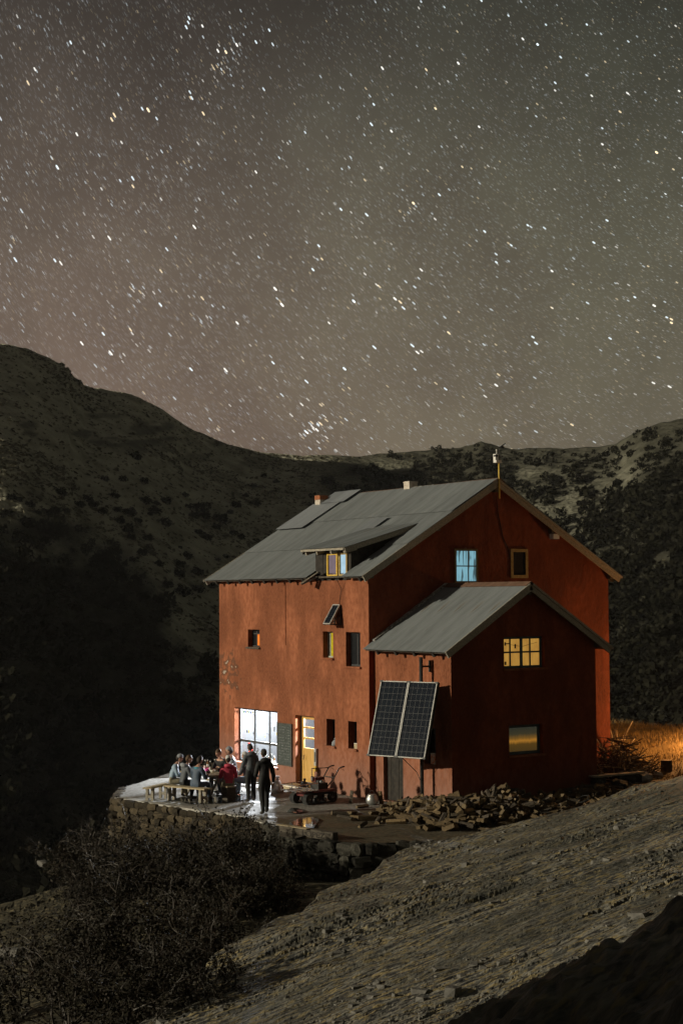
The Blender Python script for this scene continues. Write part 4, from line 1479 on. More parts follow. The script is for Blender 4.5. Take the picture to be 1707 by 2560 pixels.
PF = lambda u, v, w: (u, w, v)
PG = lambda u, v, w: (-w, u, v)
PA = lambda u, v, w: (AX - w, u, v)
PAF = lambda u, v, w: (u, AY0 + w, v)
H = facade_holes
window(PF, H['small'], 'frame_dark', ['glass_dark', 'glass_dark', 'glow_orange', 'glass_dark'], bars_u=(-7.17,), bars_v=(4.95,), fw=0.05, sill='timber_dark')
o2 = window(PF, H['w2'], 'frame_pale', ['glass_dark', 'glow_yellow'], bars_u=(-2.47,), sill='stucco', fw=0.05)
window(PF, H['w3'], 'frame_dark', 'glass_dark', bars_u=(-0.88,), sill='stucco')
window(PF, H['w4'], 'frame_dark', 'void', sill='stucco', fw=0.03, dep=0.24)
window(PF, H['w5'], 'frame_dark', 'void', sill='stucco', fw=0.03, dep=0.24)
g1 = g_holes['g1']
window(PG, g1, 'frame_olive', 'glow_blue', bars_u=(3.86,), bars_v=(7.16,), fw=0.07, dep=-0.03, sill=False, barw=0.035)
window(PG, g_holes['g2'], 'frame_ochre', 'void', fw=0.10, dep=-0.03, sill=False)
window(PA, ag_holes['u'], 'frame_slate', 'glow_curtain', bars_u=(2.50, 2.90, 3.26), bars_v=(4.52,), fw=0.075, dep=0.14, sill='stucco', barw=0.05)
window(PA, ag_holes['l'], 'frame_slate', 'blind_glow', fw=0.09, dep=0.14, sill='stucco')
window(PAF, a_holes['aw'], 'frame_dark', 'glass_dark', bars_u=(2.84,), sill='stucco', fw=0.05)
# things hung inside the gridded window
for (y_, z_, w_, h_) in ((2.30, 4.72, 0.05, 0.10), (2.36, 4.76, 0.13, 0.03), (2.68, 4.63, 0.05, 0.13), (2.30, 4.15, 0.06, 0.10)):
    MB().box((AX - 0.162, y_, z_), (AX - 0.153, y_ + w_, z_ + h_)).build('hung_trinket', 'frame_dark', hut)
MB().tube([(AX - 0.158, 2.55, 4.74), (AX - 0.158, 2.95, 4.68), (AX - 0.158, 3.55, 4.80)], 0.006, 4).build('hung_cord', 'frame_dark', hut)
# heavier central meeting stile and the dark outer reveal of the gridded window
MB().box((AX - 0.139, 2.85, 4.05), (AX - 0.115, 2.95, 4.98)).build('meeting_stile', 'frame_slate', hut)

# big lit window: six panes in dark timber, room behind it
a, b, c, d = H['big']
bw = window(PF, H['big'], 'frame_dark', 'glass_clear', bars_u=(-7.37, -6.36), bars_v=(1.22,), fw=0.07, dep=0.20, sill='stucco', barw=0.085, back=False)
# door: three glass lights over a golden panel
a, b, c, d = H['door']
dm = MB()
DY = 0.22
dm.box((a + 0.05, DY, 0.05), (a + 0.17, DY + 0.05, 2.28))
dm.box((b - 0.15, DY, 0.05), (b - 0.05, DY + 0.05, 2.28))
for z0, z1 in ((2.2, 2.28), (1.90, 1.955), (1.555, 1.61), (1.16, 1.26), (0.16, 0.30), (0.42, 0.50)):
    dm.box((a + 0.17, DY, z0), (b - 0.15, DY + 0.048, z1))
dm.box((a + 0.17, DY + 0.012, 0.30), (b - 0.15, DY + 0.04, 1.16))
door = dm.build('door', 'door_wood', hut)
for z0, z1 in ((1.955, 2.2), (1.61, 1.90), (1.26, 1.555)):
    MB().box((a + 0.17, DY + 0.02, z0), (b - 0.15, DY + 0.026, z1)).build('pane', 'glass_clear', door)
MB().box((a + 0.05, DY - 0.008, 0.05), (b - 0.05, DY + 0.04, 0.16)).build('kick_plate', 'steel_bright', door)
MB().tube([(a + 0.24, DY - 0.01, 1.02), (a + 0.24, DY - 0.06, 1.02), (a + 0.24, DY - 0.06, 0.88)], 0.014, 6).build('handle', 'steel_bright', door)
f = MB()
fr(f, PF, a, b, 0.02, d, 0.05, 0.10, DY - 0.03)
f.build('door_frame', 'timber_dark', hut)
MB().box((a - 0.1, -0.75, -0.2), (b + 0.25, -0.005, 0.10)).build('doorstep', 'timber_pale', hut)
# annex store door behind the panel
a, b, c, d = a_holes['ad']
dm = MB()
for k in range(5):
    xa = a + (b - a) * k / 5
    dm.box((xa + 0.004, AY0 + 0.14 + 0.006 * (k % 2), 0.03), (xa + (b - a) / 5 - 0.004, AY0 + 0.2, 1.99))
dm.box((a, AY0 + 0.21, 0.0), (b, AY0 + 0.23, 2.0))
st = dm.build('store_door', 'timber_black', hut)
MB().box((b - 0.14, AY0 + 0.11, 0.95), (b - 0.10, AY0 + 0.145, 1.08)).build('latch', 'steel_dark', st)

# the lit room behind window and door
rm = MB()
X0, X1, Y0, Y1, Z0, Z1 = -9.2, -2.85, 0.285, 4.6, 0.04, 2.75
rm.add([(X0, Y1, Z0), (X1, Y1, Z0), (X1, Y1, Z1), (X0, Y1, Z1)], [(0, 1, 2, 3)])
rm.add([(X0, Y0, Z0), (X0, Y1, Z0), (X0, Y1, Z1), (X0, Y0, Z1)], [(0, 1, 2, 3)])
rm.add([(X1, Y0, Z0), (X1, Y1, Z0), (X1, Y1, Z1), (X1, Y0, Z1)], [(0, 1, 2, 3)])
rm.add([(X0, Y0, Z1), (X1, Y0, Z1), (X1, Y1, Z1), (X0, Y1, Z1)], [(0, 1, 2, 3)])
rm.add([(X0, Y0, Z0), (X1, Y0, Z0), (X1, Y1, Z0), (X0, Y1, Z0)], [(0, 1, 2, 3)], 1)
rm.build('room_lining', ['room_wall', 'room_floor'], hut)
def pendant(x, y, z, watts):
    t = empty('pendant_lamp', (x, y, z), 'bare bulb pendant lamp inside the lit ground floor room ' + ('next to the big window' if x < -6 else 'behind the chalkboard' if x < -4 else 'behind the glazed door'), 'lamp')
    MB().lathe((0, 0, 0), [(0.02, -0.05), (0.045, -0.02), (0.05, 0.02), (0.025, 0.06)], 10).build('bulb', 'bulb', t)
    MB().lathe((0, 0, 0), [(0.03, 0.06), (0.03, 0.12), (0.012, 0.13)], 8).build('socket', 'steel_dark', t)
    MB().tube([(0, 0, 0.13), (0, 0, 2.75 - z)], 0.005, 5).build('flex', 'steel_dark', t)
    l = bpy.data.lights.new('pendant_light', 'POINT')
    l.energy, l.color, l.shadow_soft_size = watts, (0.92, 0.96, 1.0), 0.06
    lo = bpy.data.objects.new('pendant_light', l)
    col.objects.link(lo)
    lo.parent = t
    lo.location = (0, 0, -0.12)
pendant(-7.95, 1.5, 2.30, 5000)
pendant(-5.6, 2.6, 2.34, 3200)
pendant(-3.42, 0.85, 2.30, 700)

# ------------------------------------------------------------------ dry stone retaining walls
def rock_mesh(name, seed, m, sub=2, rough=0.16):
    bm = bmesh.new()
    bmesh.ops.create_cube(bm, size=2.0)
    bmesh.ops.subdivide_edges(bm, edges=bm.edges[:], cuts=1, use_grid_fill=True)
    r = random.Random(seed)
    off = Vector((r.uniform(0, 9), r.uniform(0, 9), r.uniform(0, 9)))
    for v in bm.verts:
        q = v.co.copy()
        v.co = q.normalized() * 1.15 * 0.55 + q * 0.45
        v.co += Vector((r.uniform(-1, 1), r.uniform(-1, 1), r.uniform(-1, 1))) * rough
    me = bpy.data.meshes.new(name)
    bm.to_mesh(me)
    bm.free()
    me.materials.append(M(m))
    return me

def stone_wall(pts, name, label, matname, h, rows, sl, seed, ztop=0.0, limit=300):
    w = empty(name, (*pts[0], ztop - h), label, 'stone wall')
    inv = Matrix.Translation(Vector((*pts[0], ztop - h))).inverted()
    vs = [rock_mesh('stone', seed * 10 + k, matname) for k in range(7)]
    r = random.Random(seed)
    seglen = [math.dist(p, q) for p, q in zip(pts, pts[1:])]
    tot = sum(seglen)
    rest = []
    for j in range(rows):
        s_ = r.uniform(-0.1, 0.1)
        zc = ztop - h + (j + 0.5) * h / rows
        while s_ < tot:
            wd = sl * r.uniform(0.65, 1.5)
            u, k = s_ + wd / 2, 0
            while k < len(seglen) - 1 and u > seglen[k]:
                u -= seglen[k]
                k += 1
            p, q = Vector(pts[k]), Vector(pts[k + 1])
            dd = (q - p).normalized()
            nn_ = Vector((dd.y, -dd.x))
            c = p + dd * u + nn_ * r.uniform(-0.02, 0.09)
            sc = Vector((wd / 2 * 1.04, 0.16, h / rows / 2 * r.uniform(0.95, 1.25)))
            mw = Matrix.Translation((c.x, c.y, zc + r.uniform(-0.03, 0.03))) @ Matrix.Rotation(math.atan2(dd.y, dd.x) + r.uniform(-0.12, 0.12), 4, 'Z') @ Matrix.Rotation(r.uniform(-0.15, 0.15), 4, 'Y') @ Matrix.Diagonal((*sc, 1))
            rest.append((mw, vs[r.randrange(7)]))
            s_ += wd
    r.shuffle(rest)
    if len(rest) > limit:
        rest = rest[:limit]
    for mw, me in rest:
        o = link('stone', me, w)
        o.matrix_local = inv @ mw
    core = MB()
    for (x0, y0), (x1, y1) in zip(pts, pts[1:]):
        d = Vector((x1 - x0, y1 - y0)).normalized()
        n = Vector((d.y, -d.x)) * 0.03
        core.add([(x0 + n.x, y0 + n.y, ztop - h - 0.3), (x1 + n.x, y1 + n.y, ztop - h - 0.3), (x1 + n.x, y1 + n.y, ztop - 0.06), (x0 + n.x, y0 + n.y, ztop - 0.06)], [(0, 1, 2, 3)])
    o = core.build('wall_core', 'mortar', w)
    o.matrix_local = inv
    return w
stone_wall([(-7.4, -4.7), (-4.84, -6.19), (1.42, -5.10), (2.6, -5.26)], 'terrace_wall', 'tan dry stone wall holding up the terrace where the people sit', 'stone_wall', 1.75, 9, 0.33, 3)
stone_wall([(2.75, -5.28), (3.45, -5.39), (5.73, -5.90), (7.2, -5.2), (8.1, -3.0)], 'yard_wall', 'low grey dry stone wall with shade in its colour below the lettered beam', 'stone_grey_shaded', 1.35, 5, 0.42, 5)
# flat coping of the terrace edge
cp = MB()
for (x0, y0), (x1, y1) in (((-4.84, -6.19), (1.42, -5.10)), ((1.42, -5.1), (3.45, -5.39))):
    d = Vector((x1 - x0, y1 - y0)).normalized()
    n = Vector((d.y, -d.x))
    cp.obox(((x0 + x1) / 2 - n.x * 0.1, (y0 + y1) / 2 - n.y * 0.1, 0.0), (d.x, d.y, 0), (n.x, n.y, 0), (0, 0, 1), math.dist((x0, y0), (x1, y1)) / 2, 0.17, 0.035)
tag(cp.build('terrace_kerb', 'stone_pale'), kind='structure')

# puddle and its rim in front of the beam
def puddle(pts, z):
    mb_ = MB()
    mb_.add([(x, y, z) for x, y in pts], [tuple(range(len(pts)))])
    return mb_
m = mat('water', (0.018, 0.018, 0.016), (0.03, 0.03, 0.026), 1.0, 0.05, 0.10, spec=0.6, bscale=5, bdist=0.01)
pp = [onz(x, y)[:2] for x, y in ((693, 2092), (712, 2072), (728, 2058), (752, 2046), (778, 2044), (800, 2052), (782, 2074), (770, 2090), (735, 2100))]
tag(puddle(pp, 0.031).build('puddle', 'water'), kind='structure')
pp = [onz(x, y)[:2] for x, y in ((718, 2032), (728, 2022), (745, 2023), (765, 2030), (742, 2036))]
tag(puddle(pp, 0.031).build('puddle', 'water'), kind='structure')
pp = [onz(x, y)[:2] for x, y in ((430, 2000), (520, 1990), (610, 1986), (640, 1996), (560, 2010), (470, 2012))]
tag(puddle(pp, 0.029).build('puddle', 'water'), kind='structure')

# ------------------------------------------------------------------ solar panels
mat('solar_cell', (0.008, 0.0105, 0.016), (0.011, 0.0145, 0.021), 3, 0.2, spec=0.03)
mat('solar_line', (0.0125, 0.015, 0.019), (0.011, 0.0135, 0.017), 3, 0.5)

def solar_module(parent, c, t, u, n, w, h, nc, nr, name='module'):
    """one framed module: c centre, t across, u up the panel, n outwards"""
    c, t, u, n = map(Vector, (c, t, u, n))
    m_ = MB()
    m_.obox(c - n * 0.018, t, u, n, w / 2 - 0.004, h / 2 - 0.004, 0.016)
    o = m_.build(name, 'solar_cell', parent)
    f = MB()
    for s_ in (-1, 1):
        f.obox(c + t * s_ * (w / 2 - 0.014), t, u, n, 0.014, h / 2, 0.024)
        f.obox(c + u * s_ * (h / 2 - 0.014), t, u, n, w / 2 - 0.03, 0.014, 0.022)
    f.build('module_frame', 'alu', o)
    g = MB()
    for k in range(1, nc):
        g.obox(c + t * (-w / 2 + w * k / nc), t, u, n, 0.004, h / 2 - 0.035, 0.0012)
    for k in range(1, nr):
        g.obox(c + u * (-h / 2 + h * k / nr), t, u, n, w / 2 - 0.036, 0.004, 0.0016)
    g.build('cell_grid', 'solar_line', o)
    return o

pole = Vector((2.92, -0.15, 0))
oh = Vector((0.342, -0.94, 0))
tt = Vector((0.94, 0.342, 0))
d_ = ray(1006, 1798)
k_ = (0.62 - ((CAM[0] - pole.x) * oh.x + (CAM[1] - pole.y) * oh.y)) / (d_[0] * oh.x + d_[1] * oh.y)
pc = Vector(CAM + d_ * k_)
til = math.atan2(0.70, 2.12)
pu = (Vector((0, 0, 1)) * math.cos(til) - oh * math.sin(til)).normalized()
pn = tt.cross(pu)
if pn.dot(oh) < 0:
    pn = -pn
sp_ = empty('pole_solar_panel', (pole.x, pole.y, 0), 'large twin solar panel on a dark steel pole in front of the annex', 'solar panel')
sp_.location = (0, 0, 0)
for s_ in (-1, 1):
    solar_module(sp_, pc + tt * s_ * 0.5, tt, pu, pn, 0.985, 2.24, 6, 12)
m_ = MB()
for s_ in (-0.75, 0.0, 0.75):
    m_.obox(pc + pu * s_ - pn * 0.06, tt, pu, pn, 1.0, 0.025, 0.025)
for s_ in (-0.98, 0.0, 0.98):
    m_.obox(pc + tt * s_ - pn * 0.085, tt, pu, pn, 0.02, 1.13, 0.018)
for s_ in (-1, 0, 1):
    for v_ in (-1, 1):
        m_.obox(pc + tt * s_ * 0.97 + pu * v_ * 1.105, tt, pu, pn, 0.05 if s_ else 0.07, 0.025, 0.034)
m_.build('rack', 'steel_dark', sp_)
m_ = MB().tube([(pole.x, pole.y, -0.2), (pole.x, pole.y, 4.42)], 0.055, 10)
m_.build('pole', 'steel_dark', sp_, True)
MB().bar((pole.x, pole.y, 4.15), (pole.x, AY0 + 0.02, 4.15), 0.05, 0.05).bar((pole.x, AY0 - 0.02, 3.98), (pole.x, AY0 - 0.02, 4.32), 0.10, 0.04).build('wall_bracket', 'steel_dark', sp_)
q_ = Vector((pole.x, pole.y, pc.z - 0.75))
MB().bar(q_ + Vector((0, 0, 0.0)), pc - pu * 0.78 - pn * 0.06, 0.06, 0.06).bar(Vector((pole.x, pole.y, pc.z + 0.5)), pc + pu * 0.5 - pn * 0.06, 0.06, 0.06).build('strut', 'steel_dark', sp_)
MB().tube([pc - pu * 1.0 - pn * 0.1, (pole.x - 0.1, pole.y - 0.12, 1.1), (pole.x + 0.12, pole.y - 0.05, 0.7), (pole.x + 0.1, pole.y, 0.1)], 0.01, 5).build('cable', 'rubber', sp_)

for c_ in sp_.children:
    c_.matrix_local = Matrix.Translation(-pole)
sp_.location = pole
ws = empty('wall_solar_panel', (-1.72, -0.2, 5.6), 'small tilted solar panel bracketed to the facade above the upper windows', 'solar panel')
iv = Matrix.Translation(Vector((-1.72, -0.2, 5.6))).inverted()
t_ = Vector((1, 0, 0))
top, bot = Vector((-1.72, -0.05, 5.95)), Vector((-1.72, -0.43, 5.34))
u_ = (top - bot).normalized()
n_ = t_.cross(u_)
if n_.y > 0:
    n_ = -n_
o = solar_module(ws, (top + bot) / 2, t_, u_, n_, 0.40, (top - bot).length, 4, 9)
o.matrix_local = iv
m_ = MB()
for x in (-1.90, -1.54):
    m_.bar((x, -0.03, 5.34), (x, -0.43, 5.33), 0.03, 0.03).bar((x, -0.02, 5.30), (x, -0.02, 5.95), 0.03, 0.03).bar((x, -0.03, 5.62), (x, -0.38, 5.36), 0.022, 0.022)
m_.bar((-1.9, -0.015, 5.33), (-1.54, -0.015, 5.33), 0.03, 0.03)
o = m_.build('bracket', 'steel_dark', ws)
o.matrix_local = iv

# cables
def cable(pts, r, label, m='rubber'):
    return tag(MB().tube(pts, r, 5).build('cable', m), label, 'cable')
cable([(-1.36, -0.3, 6.78), (-1.45, -0.05, 6.45), (-1.6, -0.02, 6.1), (-1.62, -0.02, 5.95)], 0.009, 'thin black cable from the eave down to the small wall solar panel')
cable([(0.02, 5.02, 9.45), (0.012, 5.12, 8.8), (0.012, 5.3, 8.1), (0.012, 5.5, 7.75), (0.012, 5.58, 7.4)], 0.011, 'thin black cable running down the gable from the mast')

# weather station on the gable mast
wx = empty('weather_station', (0.31, HW / 2 - 0.01, 9.35), 'small white weather station on a yellow mast at the gable peak', 'weather station')
MB().tube([(0, 0, 0), (0, 0, 1.16)], 0.028, 8).build('mast', 'mast_yellow', wx, True)
h = MB().box((-0.10, -0.15, 1.16), (0.06, 0.07, 1.24))
h.build('base_box', 'plastic_white', wx)
h = MB().box((-0.09, -0.16, 1.245), (0.03, -0.03, 1.44))
hb = h.build('sensor_housing', 'plastic_white', wx)
MB().box((-0.062, -0.168, 1.35), (0.036, -0.06, 1.41)).build('display', 'steel_dark', hb)
MB().tube([(0, -0.09, 1.44), (0, -0.09, 1.56)], 0.012, 6).ell((0, -0.09, 1.57), (0.03, 0.03, 0.03), 8, 5).build('rain_sensor', 'plastic_white', wx)
MB().tube([(0.0, 0.03, 1.24), (0.0, 0.03, 1.66)], 0.012, 6).bar((0.0, 0.03, 1.66), (0.02, 0.26, 1.80), 0.02, 0.03).bar((0.0, 0.10, 1.70), (0.0, 0.22, 1.66), 0.01, 0.07).build('wind_vane', 'steel_dark', wx)
m_ = MB().tube([(0, 0.03, 1.38), (0.0, 0.10, 1.38)], 0.008, 5)
for k in range(3):
    a_ = k * 2.1
    p = (0.06 * math.cos(a_), 0.10 + 0.06 * math.sin(a_), 1.38)
    m_.tube([(0, 0.10, 1.38), p], 0.005, 4).ell(p, (0.024, 0.024, 0.024), 6, 4)
m_.build('anemometer', 'steel_dark', wx)
# little box under the right verge
jb = empty('outdoor_lamp_box', (0.10, 7.42, 8.2), 'small white box lamp fixed under the right roof verge', 'lamp')
MB().box((-0.1, -0.13, -0.12), (0.10, 0.12, 0.05)).build('housing', 'plastic_white', jb)
MB().box((-0.08, -0.10, -0.135), (0.085, 0.09, -0.119)).build('lens', 'glass_dark', jb)

# ------------------------------------------------------------------ things on the facade
cb = empty('chalkboard', (-4.98, -0.03, 0.62), 'dark green chalkboard with faint smudged writing between big window and door', 'chalkboard')
MB().box((-0.44, -0.012, 0.03), (0.44, 0.018, 1.37)).build('slate', 'slate_board', cb)
f = MB()
fr(f, lambda u, v, w: (u, w, v), -0.47, 0.47, 0.0, 1.40, 0.03, 0.04, -0.022)
f.build('frame', 'timber_dark', cb)
ck = MB()
r_ = random.Random(3)
for j in range(13):
    x = -0.36
    while x < 0.34:
        L_ = r_.uniform(0.03, 0.11)
        if r_.random() < 0.72:
            ck.box((x, -0.0145, 1.26 - j * 0.088), (min(0.38, x + L_), -0.0125, 1.26 - j * 0.088 + r_.uniform(0.012, 0.028)))
        x += L_ + r_.uniform(0.02, 0.06)
mat('chalk', (0.105, 0.115, 0.108), (0.16, 0.17, 0.16), 9, 0.9)
ck.build('chalk_marks', 'chalk', cb)
gb = empty('measuring_board', (-3.02, -0.05, 0.60), 'narrow grey board with a yellow foot fixed beside the glazed door', 'board')
MB().box((-0.055, -0.03, 0.18), (0.055, 0.03, 0.72)).build('board', 'alu', gb)
MB().box((-0.055, -0.031, 0.0), (0.055, 0.031, 0.18)).build('foot', 'frame_yellow', gb)
MB().box((-0.03, -0.036, 0.30), (0.03, -0.029, 0.62)).build('scale', 'frame_dark', gb)

# sacks and boxes on the sills of the two dark ground windows
def sack(loc, s, label, m='sack', rz=0.0):
    t = empty('sack', loc, label, 'sack', rz=rz)
    prof = [(0.02, 0.0), (0.16, 0.0), (0.185, 0.08), (0.165, 0.2), (0.10, 0.30), (0.035, 0.37), (0.045, 0.42), (0.06, 0.46), (0.01, 0.45)]
    mb_ = MB().lathe((0, 0, 0), prof, 14)
    r2 = random.Random(int(abs(loc[0]) * 100))
    for i, (x, y, z) in enumerate(mb_.v):
        k = 1 + 0.12 * math.sin(3 * math.atan2(y, x) + z * 9) + r2.uniform(-0.05, 0.05)
        mb_.v[i] = (x * k * s, y * k * s, z * s)
    mb_.build('bag', m, t, True)
    MB().lathe((0, 0, 0.36 * s), [(0.042 * s, -0.012), (0.048 * s, 0.0), (0.042 * s, 0.012)], 10).build('tie', 'branch_brown', t)
    return t
p = onz(694, 1982)
sack((p[0], p[1], 0.0), 1.15, 'white tied sack standing on the terrace left of the doorstep')
sack((p[0] + 0.25, p[1] + 0.85, 0.0), 0.9, 'dark tied sack against the wall beside the white one', 'cloth_char')
sack((-2.1, 0.10, 1.475), 0.55, 'small pale bag lying on the sill of the dark ground floor window', 'knit_grey')
bx = empty('carton', (-0.86, 0.12, 1.475), 'small cream carton on the sill of the dark window nearest the annex', 'box')
MB().box((-0.09, -0.06, 0), (0.09, 0.06, 0.16)).build('body', 'timber_pale', bx)
MB().box((-0.092, -0.062, 0.158), (0.092, 0.062, 0.172)).build('lid', 'label_white', bx)
bx = empty('carton', (3.0, AY0 + 0.05, 1.302), 'orange and white printed packet on the annex window sill', 'box')
MB().box((-0.14, -0.04, 0), (0.08, 0.04, 0.30)).build('body', 'orange_bag', bx)
MB().box((-0.142, -0.042, 0.295), (0.082, 0.042, 0.32)).build('lid', 'label_white', bx)

# ------------------------------------------------------------------ things behind the big window
def bottle(loc, label, m='bottle_dark', h=0.3, group=None):
    t = empty('bottle', loc, label, 'bottle', group)
    s = h / 0.3
    MB().lathe((0, 0, 0), [(0.034 * s, 0), (0.037 * s, 0.01 * s), (0.037 * s, 0.18 * s), (0.03 * s, 0.205 * s), (0.014 * s, 0.23 * s), (0.0135 * s, 0.285 * s)], 10).build('glass', m, t, True)
    MB().lathe((0, 0, 0), [(0.0155 * s, 0.27 * s), (0.0155 * s, 0.302 * s)], 8).build('cap', 'label_white', t)
    MB().lathe((0, 0, 0), [(0.0378 * s, 0.06 * s), (0.0378 * s, 0.14 * s)], 10).build('label', 'label_white', t)
    return t
ys = 0.42
MB_s = MB().box((-8.3, 0.285, 0.48), (-5.55, 0.62, 0.52))
MB_s.build('inner_sill', 'label_white', hut)
for k, (x, hh, mm) in enumerate(((-6.95, 0.30, 'bottle_dark'), (-6.84, 0.24, 'bottle_amber'), (-6.70, 0.32, 'bottle_dark'), (-6.6, 0.2, 'bottle_dark'), (-6.46, 0.27, 'bottle_amber'), (-7.1, 0.22, 'bottle_dark'), (-6.0, 0.26, 'bottle_dark'))):
    bottle((x, ys + 0.03 * (k % 3), 0.52), 'bottle among the things on the inner sill of the big lit window', mm, hh, 'bottles on the inner window sill')
mrr = empty('oval_picture', (-6.12, 0.55, 0.70), 'oval framed green picture standing on the inner window sill', 'picture')
mb_ = MB()
mb_.ell((0, 0, 0.24), (0.15, 0.02, 0.24), 14, 9)
mb_.build('frame', 'frame_dark', mrr, True)
MB().ell((0, -0.012, 0.24), (0.105, 0.015, 0.185), 14, 9).build('picture', 'grass_green', mrr, True)
pl = empty('potted_plant', (-7.85, 0.46, 0.52), 'potted plant with red and orange flowers on the inner window sill', 'plant')
MB().lathe((0, 0, 0), [(0.08, 0), (0.11, 0.18), (0.118, 0.2), (0.10, 0.2)], 12).build('pot', 'brick_red', pl)
o = link('foliage', quads_mesh('foliage', leaf_cloud(160, 0.28, 0.14, 0.42, 0.045, 5) + np.array((0, 0, 0.2)), 4, 'leaf_dark'), pl)
fl = MB()
r_ = random.Random(8)
for k in range(9):
    fl.ell((r_.uniform(-0.22, 0.25), r_.uniform(-0.14, -0.05), r_.uniform(0.2, 0.6)), (0.035, 0.03, 0.035), 6, 4)
fl.build('flowers', 'red_plastic', pl)
bn = empty('bunting', (-8.05, 0.262, 2.16), 'string of small coloured flags in the top corner of the big window', 'bunting')
MB().tube([(-0.3, 0, 0.09), (0.75, 0, 0.06)], 0.004, 4).build('string', 'rubber', bn)
mat('flag_blue', (0.03, 0.12, 0.6), None, 5, 0.7)
mat('flag_yellow', (0.75, 0.6, 0.05), None, 5, 0.7)
mat('flag_green', (0.1, 0.4, 0.08), None, 5, 0.7)
for k in range(7):
    x = -0.24 + k * 0.13
    MB().add([(x, 0, 0.08), (x + 0.11, 0, 0.078), (x + 0.055, 0.002, -0.02)], [(0, 1, 2)]).build('flag', ('flag_green', 'flag_blue', 'flag_yellow')[k % 3], bn)
for k, (x, z, w_, h_) in enumerate(((-7.95, 1.50, 0.06, 0.09), (-7.82, 1.50, 0.05, 0.10), (-7.5, 1.47, 0.05, 0.08), (-6.55, 1.52, 0.03, 0.09), (-6.7, 1.42, 0.025, 0.06), (-6.1, 1.66, 0.07, 0.17), (-5.85, 1.69, 0.05, 0.11), (-5.92, 1.55, 0.05, 0.09), (-5.78, 1.30, 0.05, 0.08))):
    MB().box((x, 0.217, z), (x + w_, 0.2225, z + h_)).build('sticker', ('frame_dark', 'flag_yellow', 'frame_dark')[k % 3], bw)

# ------------------------------------------------------------------ people
def seg_dist(p, a, b):
    ab = b - a
    t = max(0.0, min(1.0, (p - a).dot(ab) / max(ab.dot(ab), 1e-9)))
    return (p - a - ab * t).length

